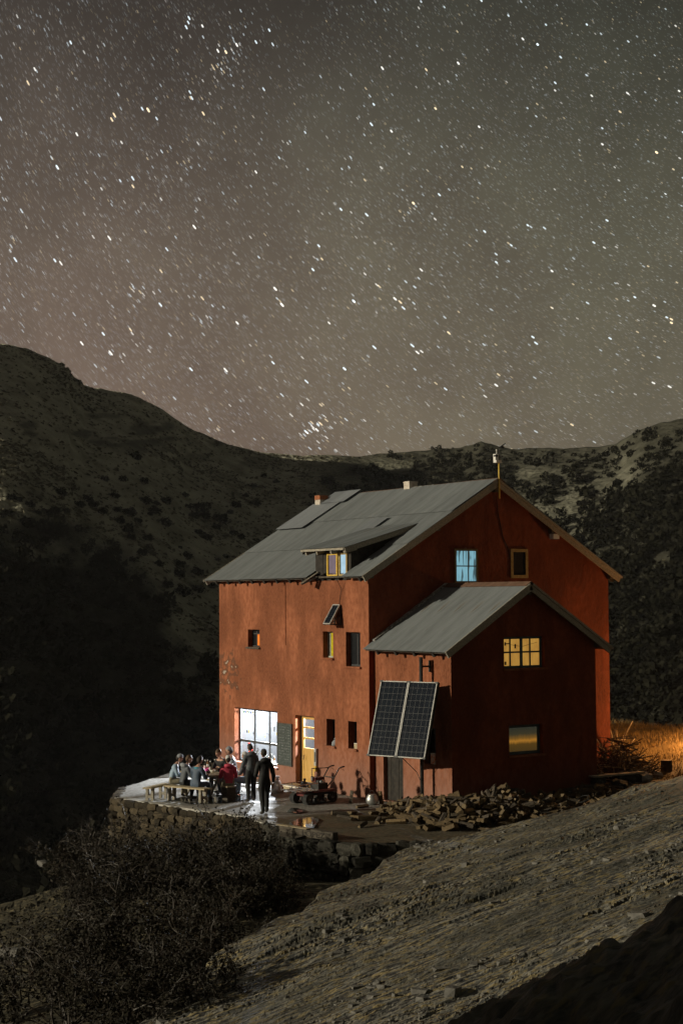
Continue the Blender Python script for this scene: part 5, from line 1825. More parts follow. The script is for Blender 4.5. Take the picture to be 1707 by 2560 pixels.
def person(loc, heading, label, jacket, trousers, hair='hair_dark', hat=None, hood=None, pose='sit', lean=0.15, bow=0.0, turn=0.0, arms=((0.32, -0.20), (0.32, -0.20)), scale=1.0, stride=0.0, headlamp=None, collar=None, group=None):
    """local frame: +y forwards, +x right. arms: hand (forward, height relative to shoulder)"""
    t = empty('person', loc, label, 'person', group, rz=heading)
    t.scale = (scale,) * 3
    J, Ed, Rd, Bone = [], [], [], []
    def jn(p, r, par=None, b='jacket'):
        J.append(Vector(p))
        Rd.append(r)
        if par is not None:
            Ed.append((par, len(J) - 1))
            Bone.append((par, len(J) - 1, b))
        return len(J) - 1
    hz = 0.52 if pose == 'sit' else 0.93
    sl, cl = math.sin(lean), math.cos(lean)
    def tor(h, f=0.0):
        return (0, f + h * sl, hz + h * cl)
    pel = jn((0, 0, hz), (0.150, 0.125), None)
    ab = jn(tor(0.17), (0.155, 0.125), pel)
    ch = jn(tor(0.36), (0.180, 0.135), ab)
    ub = jn(tor(0.47), (0.135, 0.10), ch)
    nk = jn(tor(0.545, 0.01), (0.062, 0.062), ub, 'skin')
    hb = Vector(tor(0.62, 0.03 + 0.05 * bow))
    jn(hb, (0.058, 0.062), nk, 'skin')
    hands = []
    for i, s_ in enumerate((-1, 1)):
        sh = jn((s_ * 0.175, tor(0.45)[1], tor(0.45)[2]), (0.085, 0.085), ub)
        f_, dz = arms[i]
        S_ = J[sh]
        hand = Vector((s_ * (0.13 if f_ > 0.15 else 0.25), S_.y + f_, S_.z + dz))
        mid = (S_ + hand) / 2
        half = (hand - S_).length / 2
        bend = math.sqrt(max(0.0, 0.29 ** 2 - half ** 2))
        el = mid + Vector((s_ * 0.45, -0.35, -0.8)).normalized() * bend
        e = jn(el, (0.066, 0.066), sh)
        w = jn(hand, (0.045, 0.045), e)
        hands.append((hand, (hand - el).normalized(), s_))
    feet = []
    for i, s_ in enumerate((-1, 1)):
        hp = jn((s_ * 0.095, 0.01, hz - 0.03), (0.115, 0.115), pel, 'trousers')
        if pose == 'sit':
            kn = jn((s_ * 0.14, 0.44, hz + 0.0), (0.082, 0.082), hp, 'trousers')
            an = jn((s_ * 0.13, 0.40 + 0.06 * s_, 0.10), (0.06, 0.06), kn, 'trousers')
        else:
            o_ = stride * s_
            kn = jn((s_ * 0.10, 0.05 + 0.55 * o_, 0.50), (0.082, 0.082), hp, 'trousers')
            an = jn((s_ * 0.11, -0.02 + o_, 0.10), (0.058, 0.058), kn, 'trousers')
        hl = jn(J[an] + Vector((0, 0.02, -0.045)), (0.052, 0.045), an, 'shoe')
        jn(J[an] + Vector((s_ * 0.02, 0.19, -0.062)), (0.045, 0.032), hl, 'shoe')
    me = bpy.data.meshes.new('skeleton')
    me.from_pydata([tuple(p) for p in J], Ed, [])
    ob = bpy.data.objects.new('skeleton', me)
    col.objects.link(ob)
    sk = ob.modifiers.new('skin', 'SKIN')
    if not me.skin_vertices:
        bm_ = bmesh.new()
        bm_.from_mesh(me)
        bm_.verts.layers.skin.verify()
        bm_.to_mesh(me)
        bm_.free()
    for i, r in enumerate(Rd):
        me.skin_vertices[0].data[i].radius = r
        me.skin_vertices[0].data[i].use_root = i == 0
    sk.use_smooth_shade = True
    ss = ob.modifiers.new('sub', 'SUBSURF')
    ss.levels = ss.render_levels = 1
    dg = bpy.context.evaluated_depsgraph_get()
    dg.update()
    body = bpy.data.meshes.new_from_object(ob.evaluated_get(dg))
    bpy.data.objects.remove(ob)
    bpy.data.meshes.remove(me)
    slots = {'jacket': 0, 'trousers': 1, 'skin': 2, 'shoe': 3}
    mats_ = [jacket, trousers, 'skin', 'shoe']
    V = [v.co.copy() for v in body.vertices]
    F_ = [tuple(p.vertices) for p in body.polygons]
    mi = []
    for f in F_:
        c = sum((V[i] for i in f), Vector()) / len(f)
        mi.append(slots[min(Bone, key=lambda b: seg_dist(c, J[b[0]], J[b[1]]) - 0.0)[2]])
    bpy.data.meshes.remove(body)
    mb_ = MB()
    mb_.v, mb_.f, mb_.mi = [tuple(v) for v in V], F_, mi
    # head: skull, jaw, nose, ears, eyes, mouth
    hc = hb + Vector((0, 0.025 + 0.04 * bow, 0.105 - 0.02 * bow))
    Rm = Matrix.Rotation(turn, 3, 'Z') @ Matrix.Rotation(-bow * 0.5 - lean * 0.5, 3, 'X')
    o0 = len(mb_.v)
    mb_.ell((0, 0, 0.015), (0.076, 0.095, 0.105), 14, 10, 2)
    mb_.ell((0, 0.030, -0.055), (0.054, 0.062, 0.06), 10, 7, 2)
    mb_.ell((0, 0.096, -0.012), (0.013, 0.020, 0.026), 6, 5, 2)
    for s_ in (-1, 1):
        mb_.ell((s_ * 0.077, 0.0, -0.005), (0.012, 0.022, 0.032), 6, 5, 2)
        mb_.ell((s_ * 0.031, 0.083, 0.018), (0.012, 0.008, 0.008), 6, 4, 3)
    mb_.ell((0, 0.088, -0.052), (0.024, 0.006, 0.006), 6, 4, 3)
    for i in range(o0, len(mb_.v)):
        mb_.v[i] = tuple(hc + Rm @ Vector(mb_.v[i]))
    # hands: palm, four unequal bent fingers and a thumb from its side
    for hand, dr, s_ in hands:
        up_ = Vector((0, 0, 1))
        sd_ = dr.cross(up_)
        if sd_.length < 0.1:
            sd_ = Vector((1, 0, 0))
        sd_.normalize()
        nn_ = sd_.cross(dr)
        c = hand + dr * 0.055
        mb_.obox(c, dr, sd_, nn_, 0.045, 0.038, 0.014, 2)
        for k, L_ in enumerate((0.066, 0.078, 0.073, 0.056)):
            b0 = hand + dr * 0.095 + sd_ * (-0.028 + 0.019 * k)
            b1 = b0 + dr * L_ * 0.55 - nn_ * 0.008
            b2 = b1 + dr * L_ * 0.3 - nn_ * 0.026
            mb_.tube([b0, b1, b2], [0.0095, 0.009, 0.0075], 6, 2)
        b0 = hand + dr * 0.03 - sd_ * s_ * 0.036
        mb_.tube([b0, b0 + dr * 0.032 - sd_ * s_ * 0.024, b0 + dr * 0.058 - sd_ * s_ * 0.022 - nn_ * 0.012], [0.011, 0.010, 0.008], 6, 2)
    mb_.build('body', mats_, t, True)
    # hair or hat
    h_ = MB()
    def cap(rs, zcut, shift=(0, -0.012, 0.02)):
        q = MB().ell((0, 0, 0), rs, 16, 12)
        for i, v in enumerate(q.v):
            v = Vector(v)
            if v.z < zcut and v.y > -0.01:
                v.z = zcut + (v.z - zcut) * 0.05
            q.v[i] = tuple(hc + Rm @ (v + Vector(shift)))
        h_.v, h_.f, h_.mi = q.v, q.f, q.mi
    if hat:
        cap((0.088, 0.107, 0.112), 0.03, (0, -0.004, 0.035))
        h_.build('knit_hat', hat, t, True)
        h_ = MB()
        cap((0.081, 0.101, 0.105), 0.0, (0, -0.016, 0.008))
        h_.build('hair', hair, t, True)
    else:
        cap((0.086, 0.106, 0.117), 0.035)
        h_.build('hair', hair, t, True)
    if hood:
        q = MB()
        n = 14
        c = Vector(tor(0.53, -0.03))
        ring = [c + Vector((0.105 * math.cos(2 * math.pi * k / n), 0.085 * math.sin(2 * math.pi * k / n) - 0.03, 0.03 * math.sin(2 * math.pi * k / n + 3.14))) for k in range(n + 1)]
        q.tube(ring, [0.045 + 0.02 * (math.sin(2 * math.pi * k / n) < 0) for k in range(n + 1)], 8)
        q.build('hood', hood, t, True)
    if collar:
        q = MB()
        c = Vector(tor(0.50, 0.0))
        n = 12
        q.tube([c + Vector((0.09 * math.cos(2 * math.pi * k / n), 0.085 * math.sin(2 * math.pi * k / n), 0)) for k in range(n + 1)], 0.035, 7)
        q.build('scarf', collar, t, True)
    if headlamp:
        q = MB()
        q.ell(tuple(hc + Rm @ Vector((0, 0.10, 0.05))), (0.018, 0.014, 0.014), 8, 5)
        q.build('headlamp', headlamp, t)
    return t

def face(p, q):
    return math.atan2(q[1] - p[1], q[0] - p[0]) - math.pi / 2
TABLE = (-3.62, -3.72)
A_, B_, C_ = (-4.02, -4.72), (-3.34, -4.66), (-2.70, -4.56)
D_ = (-2.45, -3.55)
person((*A_, 0), face(A_, (-3.4, -3.6)), 'person hunched in a pale blue padded jacket at the far end of the front bench', 'cloth_blue', 'cloth_khaki', hat='knit_grey', lean=0.30, bow=0.3)
person((*B_, 0), face(B_, (-3.3, -3.6)), 'person in a charcoal coat and grey hood between the two others on the front bench', 'cloth_char', 'cloth_black', hair='hair_brown', hood='knit_grey', lean=0.22, bow=0.2, turn=-0.3)
person((*C_, 0), face(C_, (-3.2, -3.4)), 'person in a navy jacket with bright blue collar and red headlamp on the front bench', 'cloth_navy', 'cloth_navy', hair='hair_dark', collar='cloth_teal', lean=0.2, bow=0.3, headlamp='ember')
person((*D_, -0.02), face(D_, (-3.8, -3.0)), 'person in a white knit hat and red and black jacket sitting at the table end', 'cloth_red', 'cloth_khaki', hat='knit_white', hood='cloth_red', lean=0.16, bow=0.2, scale=1.0)
E_ = onz(560, 1876, 1.36)[:2]
F2 = onz(588, 1874, 1.40)[:2]
G_ = onz(620, 1884, 1.34)[:2]
person((*E_, 0.02), face(E_, TABLE), 'person with long brown hair and a black jacket leaning over the table', 'cloth_black', 'cloth_char', hair='hair_brown', lean=0.28, bow=0.4, scale=1.05)
person((*F2, 0.02), face(F2, (-4.0, -3.3)), 'person in a grey cap and glossy quilted jacket with grey trousers behind the table', 'puffy', 'cloth_grey', hat='knit_grey', lean=0.18, bow=0.1, scale=1.08)
person((*G_, 0.02), face(G_, (-3.9, -3.2)), 'person in a dark jacket and pale cap sitting below the big window', 'cloth_char', 'cloth_blue', hat='knit_white', lean=0.1, bow=0.1, scale=1.0)
H_ = onz(662, 2036)[:2]
person((*H_, 0.02), face(H_, (-3.0, -3.4)), 'tall person in black walking across the terrace towards the table', 'cloth_black', 'cloth_black', hair='hair_dark', hood='cloth_black', pose='stand', lean=0.05, arms=((0.25, -0.36), (-0.02, -0.54)), stride=0.17, scale=1.03)
I_ = onz(628, 2006)[:2]
person((*I_, 0.02), face(I_, (-3.0, -3.0)), 'person in a dark coat standing behind the walking person near the window', 'cloth_char', 'cloth_black', hair='hair_dark', hood='cloth_char', pose='stand', lean=0.06, arms=((0.28, -0.30), (0.20, -0.36)), stride=0.05, scale=0.98)

# ------------------------------------------------------------------ table and benches
def plank_bench(p, q, h, w, label, pale='timber_pale'):
    p, q = Vector((*p, 0)), Vector((*q, 0))
    t = empty('bench', (p + q) / 2, label, 'bench')
    d = (q - p)
    L_ = d.length
    t.rotation_euler = (0, 0, math.atan2(d.y, d.x))
    for k in range(2):
        MB().box((-L_ / 2, -w / 2 + k * w / 2 + 0.004, h - 0.045 - 0.003 * k), (L_ / 2 + 0.04 * k, k * w / 2 - 0.004, h)).build('plank', pale, t)
    for s_ in (-1, 1):
        x = s_ * (L_ / 2 - 0.2)
        MB().box((x - 0.045, -w / 2 + 0.02, 0), (x + 0.045, -w / 2 + 0.10, h - 0.05)).box((x - 0.045, w / 2 - 0.10, 0), (x + 0.045, w / 2 - 0.02, h - 0.05)).box((x - 0.04, -w / 2 + 0.10, 0.12), (x + 0.04, w / 2 - 0.10, 0.2)).build('trestle', 'timber_grey', t)
    return t
plank_bench(onz(418, 1962, .45)[:2], onz(520, 1971, .45)[:2], 0.45, 0.34, 'pale plank bench with three people sitting on it')
plank_bench(onz(368, 1969, .45)[:2], onz(418, 1961, .45)[:2] + np.array((-0.35, 0.15)), 0.45, 0.30, 'empty pale plank bench at the terrace rim beyond the front bench')
plank_bench((E_[0] - 0.5, E_[1] - 0.25), (G_[0] + 0.2, G_[1] + 0.15), 0.45, 0.32, 'plank bench behind the table under the people by the window')
st_ = empty('stool', (D_[0], D_[1], 0), 'rough wooden block stool under the person in red', 'stool')
MB().box((-0.17, -0.15, 0), (0.17, 0.15, 0.40)).build('block', 'timber_dark', st_)
MB().box((-0.19, -0.17, 0.40), (0.19, 0.17, 0.44)).build('seat', 'timber_pale', st_)
tb = empty('picnic_table', (*TABLE, 0), 'wooden table covered with bottles and bowls on the terrace', 'table', rz=0.12)
for k in range(4):
    MB().box((-0.85, -0.38 + k * 0.19 + 0.004, 0.715), (0.85, -0.19 + k * 0.19 - 0.004, 0.75 - 0.002 * (k % 2))).build('plank', 'timber_pale', tb)
for s_ in (-1, 1):
    MB().bar((s_ * 0.6, -0.32, 0), (s_ * 0.6, 0.1, 0.70), 0.07, 0.05).bar((s_ * 0.6 + 0.08, 0.32, 0), (s_ * 0.6 + 0.08, -0.1, 0.70), 0.07, 0.05).box((s_ * 0.6 - 0.03, -0.36, 0.66), (s_ * 0.6 + 0.03, 0.36, 0.712)).build('trestle', 'timber_grey', tb)
def ontable(px, py):
    return onz(px, py, 0.752)
TT = 0.751
for k, (px, mm, hh) in enumerate((((513, 1926), 'bottle_dark', 0.33), ((526, 1929), 'bottle_dark', 0.33), ((537, 1922), 'bottle_amber', 0.30), ((541, 1920), 'bottle_dark', 0.29), ((519, 1920), 'bottle_amber', 0.26))):
    p = ontable(*px)
    bottle((p[0], p[1], TT), 'wine bottle standing on the terrace table', mm, hh, 'bottles on the terrace table')
p = ontable(511, 1927)
bw2 = empty('tray', (p[0], p[1], TT), 'bright pink plastic tray on the terrace table', 'tray', rz=0.4)
MB().box((-0.20, -0.13, 0), (0.20, 0.13, 0.02)).build('base', 'pink_plastic', bw2)
f = MB()
for a_, b_ in (((-0.20, -0.13), (0.20, -0.118)), ((-0.20, 0.118), (0.20, 0.13)), ((-0.20, -0.116), (-0.188, 0.116)), ((0.188, -0.116), (0.20, 0.116))):
    f.box((*a_, 0.019), (*b_, 0.085))
f.build('rim', 'pink_plastic', bw2)
def bowl(px, label, m, r=0.09):
    p = ontable(*px)
    t = empty('bowl', (p[0], p[1], TT), label, 'bowl')
    MB().lathe((0, 0, 0), [(r * 0.4, 0), (r * 0.8, 0.03), (r, 0.075), (r * 0.93, 0.075), (r * 0.7, 0.035), (0.01, 0.02)], 14).build('dish', m, t, True)
    MB().ell((0, 0, 0.045), (r * 0.75, r * 0.75, 0.03), 10, 5).build('food', 'timber_pale', t)
bowl((502, 1928), 'red bowl beside the pink tray on the table', 'red_plastic')
bowl((532, 1931), 'white bowl in front of the bottles on the table', 'label_white', 0.1)
bowl((522, 1934), 'dark bowl at the near table edge', 'frame_dark', 0.07)

# ------------------------------------------------------------------ tracked walk-behind carrier
tc_ = empty('tracked_carrier', (-0.40, -1.78, 0.0), 'small red engine driven tracked carrier with handlebars parked before the door', 'carrier', rz=rad(-82))
# local +x = front (towards the terrace rim), +y = its left
for s_ in (-1, 1):
    y0, y1 = s_ * 0.30 - 0.09, s_ * 0.30 + 0.09
    prof, n = [], 10
    for k in range(n + 1):
        a_ = -math.pi / 2 + math.pi * k / n
        prof.append((0.46 + 0.15 * math.cos(a_), 0.16 + 0.15 * math.sin(a_)))
    for k in range(n + 1):
        a_ = math.pi / 2 + math.pi * k / n
        prof.append((-0.46 + 0.15 * math.cos(a_), 0.16 + 0.15 * math.sin(a_)))
    m_ = MB()
    k_ = len(prof)
    inn = [(x * 0.94, 0.16 + (z - 0.16) * 0.78) for x, z in prof]
    vs = [(x, y0, z) for x, z in prof] + [(x, y1, z) for x, z in prof] + [(x, y0, z) for x, z in inn] + [(x, y1, z) for x, z in inn]
    fs = []
    for k in range(k_):
        j = (k + 1) % k_
        fs += [(k, j, k_ + j, k_ + k), (2 * k_ + j, 2 * k_ + k, 3 * k_ + k, 3 * k_ + j), (k, 2 * k_ + k, 2 * k_ + j, j), (k_ + k, k_ + j, 3 * k_ + j, 3 * k_ + k)]
    m_.add(vs, fs)
    per = 0
    for k in range(k_):
        x, z = prof[k]
        m_.box((x - 0.02, y0 - 0.003, z - 0.012), (x + 0.02, y1 + 0.003, z + 0.012))
    for k in range(12):
        x = -0.42 + 0.84 * k / 11
        m_.box((x - 0.015, y0 - 0.004, -0.003), (x + 0.015, y1 + 0.004, 0.02)).box((x - 0.015, y0 - 0.004, 0.30), (x + 0.015, y1 + 0.004, 0.325))
    tr = m_.build('track', 'rubber', tc_)
    for x, r in ((-0.45, 0.115), (-0.15, 0.07), (0.15, 0.07), (0.45, 0.115)):
        q = MB().lathe((0, 0, 0), [(r * 0.3, -0.07), (r, -0.065), (r, 0.065), (r * 0.3, 0.07)], 12)
        q.v = [(x + a_, s_ * 0.30 + c_, (0.16 if r > 0.1 else 0.11) + b_) for a_, b_, c_ in q.v]
        q.build('wheel', 'steel_dark', tr)
        q = MB().ell((x, s_ * 0.30 + s_ * 0.078, 0.16 if r > 0.1 else 0.11), (0.02, 0.012, 0.02), 6, 4)
        q.build('hub', 'steel_bright', tr)
ch_ = MB().box((-0.5, -0.20, 0.24), (0.5, 0.20, 0.36)).box((-0.55, -0.38, 0.34), (0.30, 0.38, 0.40))
ch_.build('chassis', 'red_paint', tc_)
pf = MB()
for y in (-0.34, 0.0, 0.34):
    pf.bar((0.15, y, 0.42), (0.98, y, 0.42), 0.03, 0.03)
for x in (0.3, 0.62, 0.97):
    pf.bar((x, -0.36, 0.45), (x, 0.36, 0.45), 0.03, 0.03)
pf.box((0.1, -0.36, 0.405), (0.7, 0.36, 0.412))
pf.build('platform', 'steel_bright', tc_)
rl2 = MB()
for y in (-0.36, 0.36):
    rl2.tube([(0.12, y, 0.62), (0.98, y, 0.60)], 0.014, 6)
    for x in (0.15, 0.55, 0.97):
        rl2.tube([(x, y, 0.42), (x, y, 0.61)], 0.011, 6)
rl2.tube([(0.98, -0.36, 0.60), (0.98, 0.36, 0.60)], 0.014, 6)
rl2.build('side_rail', 'steel_bright', tc_)
en = MB().box((-0.42, -0.2, 0.40), (-0.05, 0.17, 0.58)).box((-0.36, -0.14, 0.58), (-0.1, 0.12, 0.66))
eo = en.build('engine', 'steel_dark', tc_)
MB().box((-0.44, -0.21, 0.60), (-0.08, 0.0, 0.74)).build('fuel_tank', 'red_paint', eo)
MB().ell((-0.2, 0.16, 0.62), (0.10, 0.07, 0.07), 10, 6).build('muffler', 'steel_bright', eo)
q = MB().lathe((-0.05, -0.1, 0.66), [(0.05, 0), (0.055, 0.1), (0.03, 0.12)], 10)
q.build('air_filter', 'steel_bright', eo)
hb_ = MB()
for y in (-0.24, 0.24):
    hb_.tube([(-0.35, y * 0.6, 0.38), (-0.62, y, 0.72), (-0.82, y, 0.99), (-0.98, y, 1.02)], 0.018, 7)
hb_.tube([(-0.62, -0.24, 0.72), (-0.62, 0.24, 0.72)], 0.015, 6)
hb_.tube([(-0.80, -0.24, 0.97), (-0.1, -0.2, 1.0), (-0.05, -0.1, 0.62)], 0.014, 6)
ho = hb_.build('handlebar', 'steel_dark', tc_)
for y in (-0.24, 0.24):
    MB().tube([(-0.90, y, 1.015), (-1.03, y, 1.022)], 0.024, 8).build('grip', 'rubber', ho)
    MB().tube([(-0.86, y, 0.985), (-0.95, y, 0.95), (-1.03, y, 0.90)], 0.008, 5).build('brake_lever', 'steel_bright', ho)
MB().tube([(-0.15, -0.05, 0.66), (-0.2, -0.05, 0.86)], 0.01, 5).ell((-0.2, -0.05, 0.88), (0.022, 0.022, 0.022), 6, 4).build('gear_lever', 'rubber', ho)

# ------------------------------------------------------------------ lettered beam, rail, pot
bl, br_ = onz(704, 2064, 0.17), onz(838, 2087, 0.15)
bm_ = empty('carved_beam', (*(bl[:2] + br_[:2]) / 2, 0.0), 'weathered timber beam with carved letters lying at the yard rim', 'beam')
dv = Vector((br_[0] - bl[0], br_[1] - bl[1], -0.02))
bm_.rotation_euler = (0, 0, math.atan2(dv.y, dv.x))
Lb = dv.length
MB().box((-Lb / 2, -0.09, 0.0), (Lb / 2, 0.09, 0.21)).build('timber', 'timber_dark', bm_)
MB().box((-Lb / 2 + 0.05, -0.2, 0.211), (Lb / 2 - 0.9, -0.02, 0.225)).build('snow_plank', 'timber_pale', bm_)
tx = bpy.data.curves.new('lettering', 'FONT')
tx.body = 'LOPEZ'
tx.size = 0.24
tx.extrude = 0.004
tx.align_x = 'CENTER'
to = bpy.data.objects.new('lettering', tx)
col.objects.link(to)
dg = bpy.context.evaluated_depsgraph_get()
tm = bpy.data.meshes.new_from_object(to.evaluated_get(dg))
bpy.data.objects.remove(to)
tm.materials.clear()
tm.materials.append(M('timber_black'))
lo_ = link('lettering', tm, bm_)
lo_.matrix_local = Matrix.Translation((Lb / 2 - 0.75, -0.0945, 0.02)) @ Matrix.Rotation(rad(90), 4, 'X') @ Matrix.Diagonal((1.25, 0.85, 1, 1))
g_ = link('grass_tuft', quads_mesh('grass_tuft', leaf_cloud(120, 0.16, 0.12, 0.16, 0.05, 12), 4, 'grass_green'))
g_.location = tuple(onz(768, 2088, 0.0))
tag(g_, 'bright green tuft of grass beside the lettered beam', 'grass')
p0, p1 = onz(562, 2056, 0.12), onz(452, 2148, -1.35)
rl3 = MB()
pts = [Vector(p0) * (1 - k / 8) + Vector(p1) * (k / 8) + Vector((0.01 * math.sin(k * 2.1), 0.012 * math.cos(k * 1.7), 0)) for k in range(9)]
rl3.tube(pts, [0.06 + 0.005 * (k % 3) for k in range(9)], 9)
tag(rl3.build('leaning_log', 'wood_end', None, True), 'peeled pale log leaning from the terrace rim down into the shrubs', 'log')
p = onz(930, 2012)
pt = empty('cooking_pot', (p[0], p[1], 0.0), 'dented round metal pot on the ground by the annex door', 'pot')
MB().lathe((0, 0, 0), [(0.10, 0), (0.17, 0.06), (0.19, 0.15), (0.17, 0.24), (0.13, 0.29), (0.13, 0.31), (0.11, 0.31)], 16).build('vessel', 'galv', pt, True)
MB().tube([(-0.14, 0, 0.28), (-0.12, 0, 0.38), (0, 0, 0.43), (0.12, 0, 0.38), (0.14, 0, 0.28)], 0.008, 6).build('bail', 'steel_dark', pt)

# ------------------------------------------------------------------ firewood
def log_mesh(seed):
    r = random.Random(seed)
    L_ = r.uniform(0.40, 0.54)
    R = r.uniform(0.075, 0.11)
    kind = (0, 0, 1, 0, 1, 2, 0, 1, 0)[seed % 9]
    if kind == 0:
        an = [0.0] + [rad(a_) for a_ in (-38, -12, 14, 40)]
        prof = [(-0.35 * R, 0.0)] + [(R * math.cos(a_) - 0.35 * R, R * math.sin(a_)) for a_ in an[1:]]
        bark = {1, 2, 3}
    elif kind == 1:
        prof = [(-0.5 * R, -0.8 * R), (-0.5 * R, 0.8 * R)] + [(R * math.cos(a_) - 0.3 * R, R * math.sin(a_)) for a_ in (rad(60), rad(25), rad(-25), rad(-60))]
        bark = {1, 2, 3, 4}
    else:
        prof = [(R * 0.7 * math.cos(2 * math.pi * k / 8), R * 0.7 * math.sin(2 * math.pi * k / 8)) for k in range(8)]
        bark = set(range(8))
    n = len(prof)
    m_ = MB()
    vs = []
    for j, x in enumerate((-L_ / 2, 0.0, L_ / 2)):
        for (a_, b_) in prof:
            vs.append((x + r.uniform(-0.01, 0.01), a_ + r.uniform(-0.006, 0.006), b_ + r.uniform(-0.006, 0.006)))
    m_.v = vs
    for j in range(2):
        for k in range(n):
            m_.f.append((j * n + k, j * n + (k + 1) % n, (j + 1) * n + (k + 1) % n, (j + 1) * n + k))
            m_.mi.append(1 if k in bark else 0)
    m_.f.append(tuple(range(n))[::-1])
    m_.f.append(tuple(2 * n + k for k in range(n)))
    m_.mi += [2, 2]
    return m_.mesh('log', ['wood_split', 'wood_bark', 'wood_end'])
LOGS = [log_mesh(k) for k in range(9)]

def heap_h(x, y):
    h = 0.0
    for (cx, cy, sx, sy, a_) in ((4.70, 1.35, 0.60, 0.75, 0.56), (5.2, 0.1, 0.95, 1.1, 0.45), (4.6, -0.9, 1.2, 0.8, 0.34), (5.9, -1.3, 0.9, 1.0, 0.26), (4.7, 3.2, 0.7, 1.3, 0.36), (3.2, -0.6, 1.1, 0.55, 0.28), (4.8, 4.8, 0.6, 0.9, 0.26), (5.8, 1.6, 0.7, 1.2, 0.25)):
        h = h + a_ * np.exp(-((x - cx) / sx) ** 2 - ((y - cy) / sy) ** 2)
    return h
def build_wood():
    xs, ys = np.meshgrid(np.linspace(1.8, 7.2, 70), np.linspace(-3.4, 6.2, 110))
    Z = yard_z(xs, ys) + heap_h(xs, ys) * 0.86 - 0.07 + 0.05 * fbm(xs / 0.3, ys / 0.3, 3, 121)
    o = link('wood_litter', grid_mesh('wood_litter', xs, ys, Z, 'litter'))
    tag(o, 'dark bark and chip litter under the firewood heap', 'wood litter', kind='stuff')
    r = random.Random(21)
    def put(x, y, z, rot, k):
        o = link('firewood_log', LOGS[k % 9])
        o.matrix_world = Matrix.Translation((x, y, z)) @ rot
        return o
    n = 0
    lab = {'heap': ('split firewood log in the loose heap against the annex corner', 'logs of the heap by the annex'),
           'yard': ('single split firewood log lying loose on the yard below the heap', 'logs strewn over the yard')}
    tries = 0
    while n < 285 and tries < 20000:
        tries += 1
        x, y = r.uniform(2.3, 6.9), r.uniform(-3.0, 5.6)
        if x < AX + 0.12 and y > AY0 - 0.12:
            continue
        h = float(heap_h(x, y))
        if h < 0.10 or r.random() > 0.25 + h:
            continue
        z = float(yard_z(x, y)) + h * r.uniform(0.75, 1.02) + 0.02
        rot = Matrix.Rotation(r.uniform(0, 6.28), 4, 'Z') @ Matrix.Rotation(r.gauss(0, 0.35), 4, 'Y') @ Matrix.Rotation(r.uniform(0, 6.28), 4, 'X')
        tag(put(x, y, z, rot, r.randrange(9)), lab['heap'][0], 'log', lab['heap'][1])
        n += 1
    for (px, py) in ((862, 2052), (880, 2036), (893, 2048), (905, 2020), (918, 2052), (935, 2040), (945, 2058), (957, 2035), (905, 2068), (972, 2052), (850, 2038), (990, 2060), (1210, 2078), (1235, 2082), (880, 2008), (953, 2010), (1020, 2048), (1060, 2062), (1120, 2070)):
        p = onz(px, py)
        if py in (2008, 2010):
            rot = Matrix.Rotation(r.uniform(0, 6), 4, 'Z') @ Matrix.Rotation(rad(82), 4, 'Y')
            z = 0.17
        else:
            rot = Matrix.Rotation(r.uniform(0, 6.28), 4, 'Z') @ Matrix.Rotation(r.uniform(-0.15, 0.15), 4, 'Y') @ Matrix.Rotation(r.uniform(0, 6.28), 4, 'X')
            z = 0.06
        tag(put(float(p[0]), float(p[1]), float(yard_z(p[0], p[1])) + z, rot, r.randrange(9)), lab['yard'][0], 'log', lab['yard'][1])
build_wood()
def wood_rest():
    r = random.Random(77)
    m_ = MB()
    k = 0
    while k < 240:
        x, y = r.uniform(2.0, 7.0), r.uniform(-2.9, 6.0)
        if (x < AX + 0.12 and y > AY0 - 0.12) or float(heap_h(x, y)) < 0.05:
            continue
        L_, w_ = r.uniform(0.35, 0.55), r.uniform(0.05, 0.09)
        th, ph = r.uniform(0, 6.28), r.gauss(0, 0.25)
        z = float(yard_z(x, y)) + float(heap_h(x, y)) * r.uniform(0.6, 0.95) + 0.03
        d_ = Vector((math.cos(th) * math.cos(ph), math.sin(th) * math.cos(ph), math.sin(ph))) * L_ / 2
        m_.bar(Vector((x, y, z)) - d_, Vector((x, y, z)) + d_, w_ * 2, w_ * 1.3, up=(r.uniform(-1, 1), r.uniform(-1, 1), 1))
        k += 1
    tag(m_.build('firewood_rest', 'wood_split'), 'jumbled smaller firewood filling the heap by the annex', 'firewood', kind='stuff')
wood_rest()

# hoop and hose thrown on the heap
hp = MB()
p = onz(1457, 1997, 0.5)
ring = [Vector(p) + Vector((0.18 * math.cos(a_), 0.18 * math.sin(a_) * 0.8, 0.14 * math.sin(a_) * 0.6)) for a_ in np.linspace(0, 2 * math.pi, 18)]
hp.tube(ring, 0.014, 6)
hp.tube([ring[0], Vector(p) + Vector((0.5, -0.2, 0.02)), Vector(p) + Vector((0.9, -1.0, -0.1)), Vector(p) + Vector((1.2, -1.9, -0.25))], 0.014, 6)
tag(hp.build('hose', 'rubber', None, True), 'black coiled hose lying between the firewood and the bedrock', 'hose')

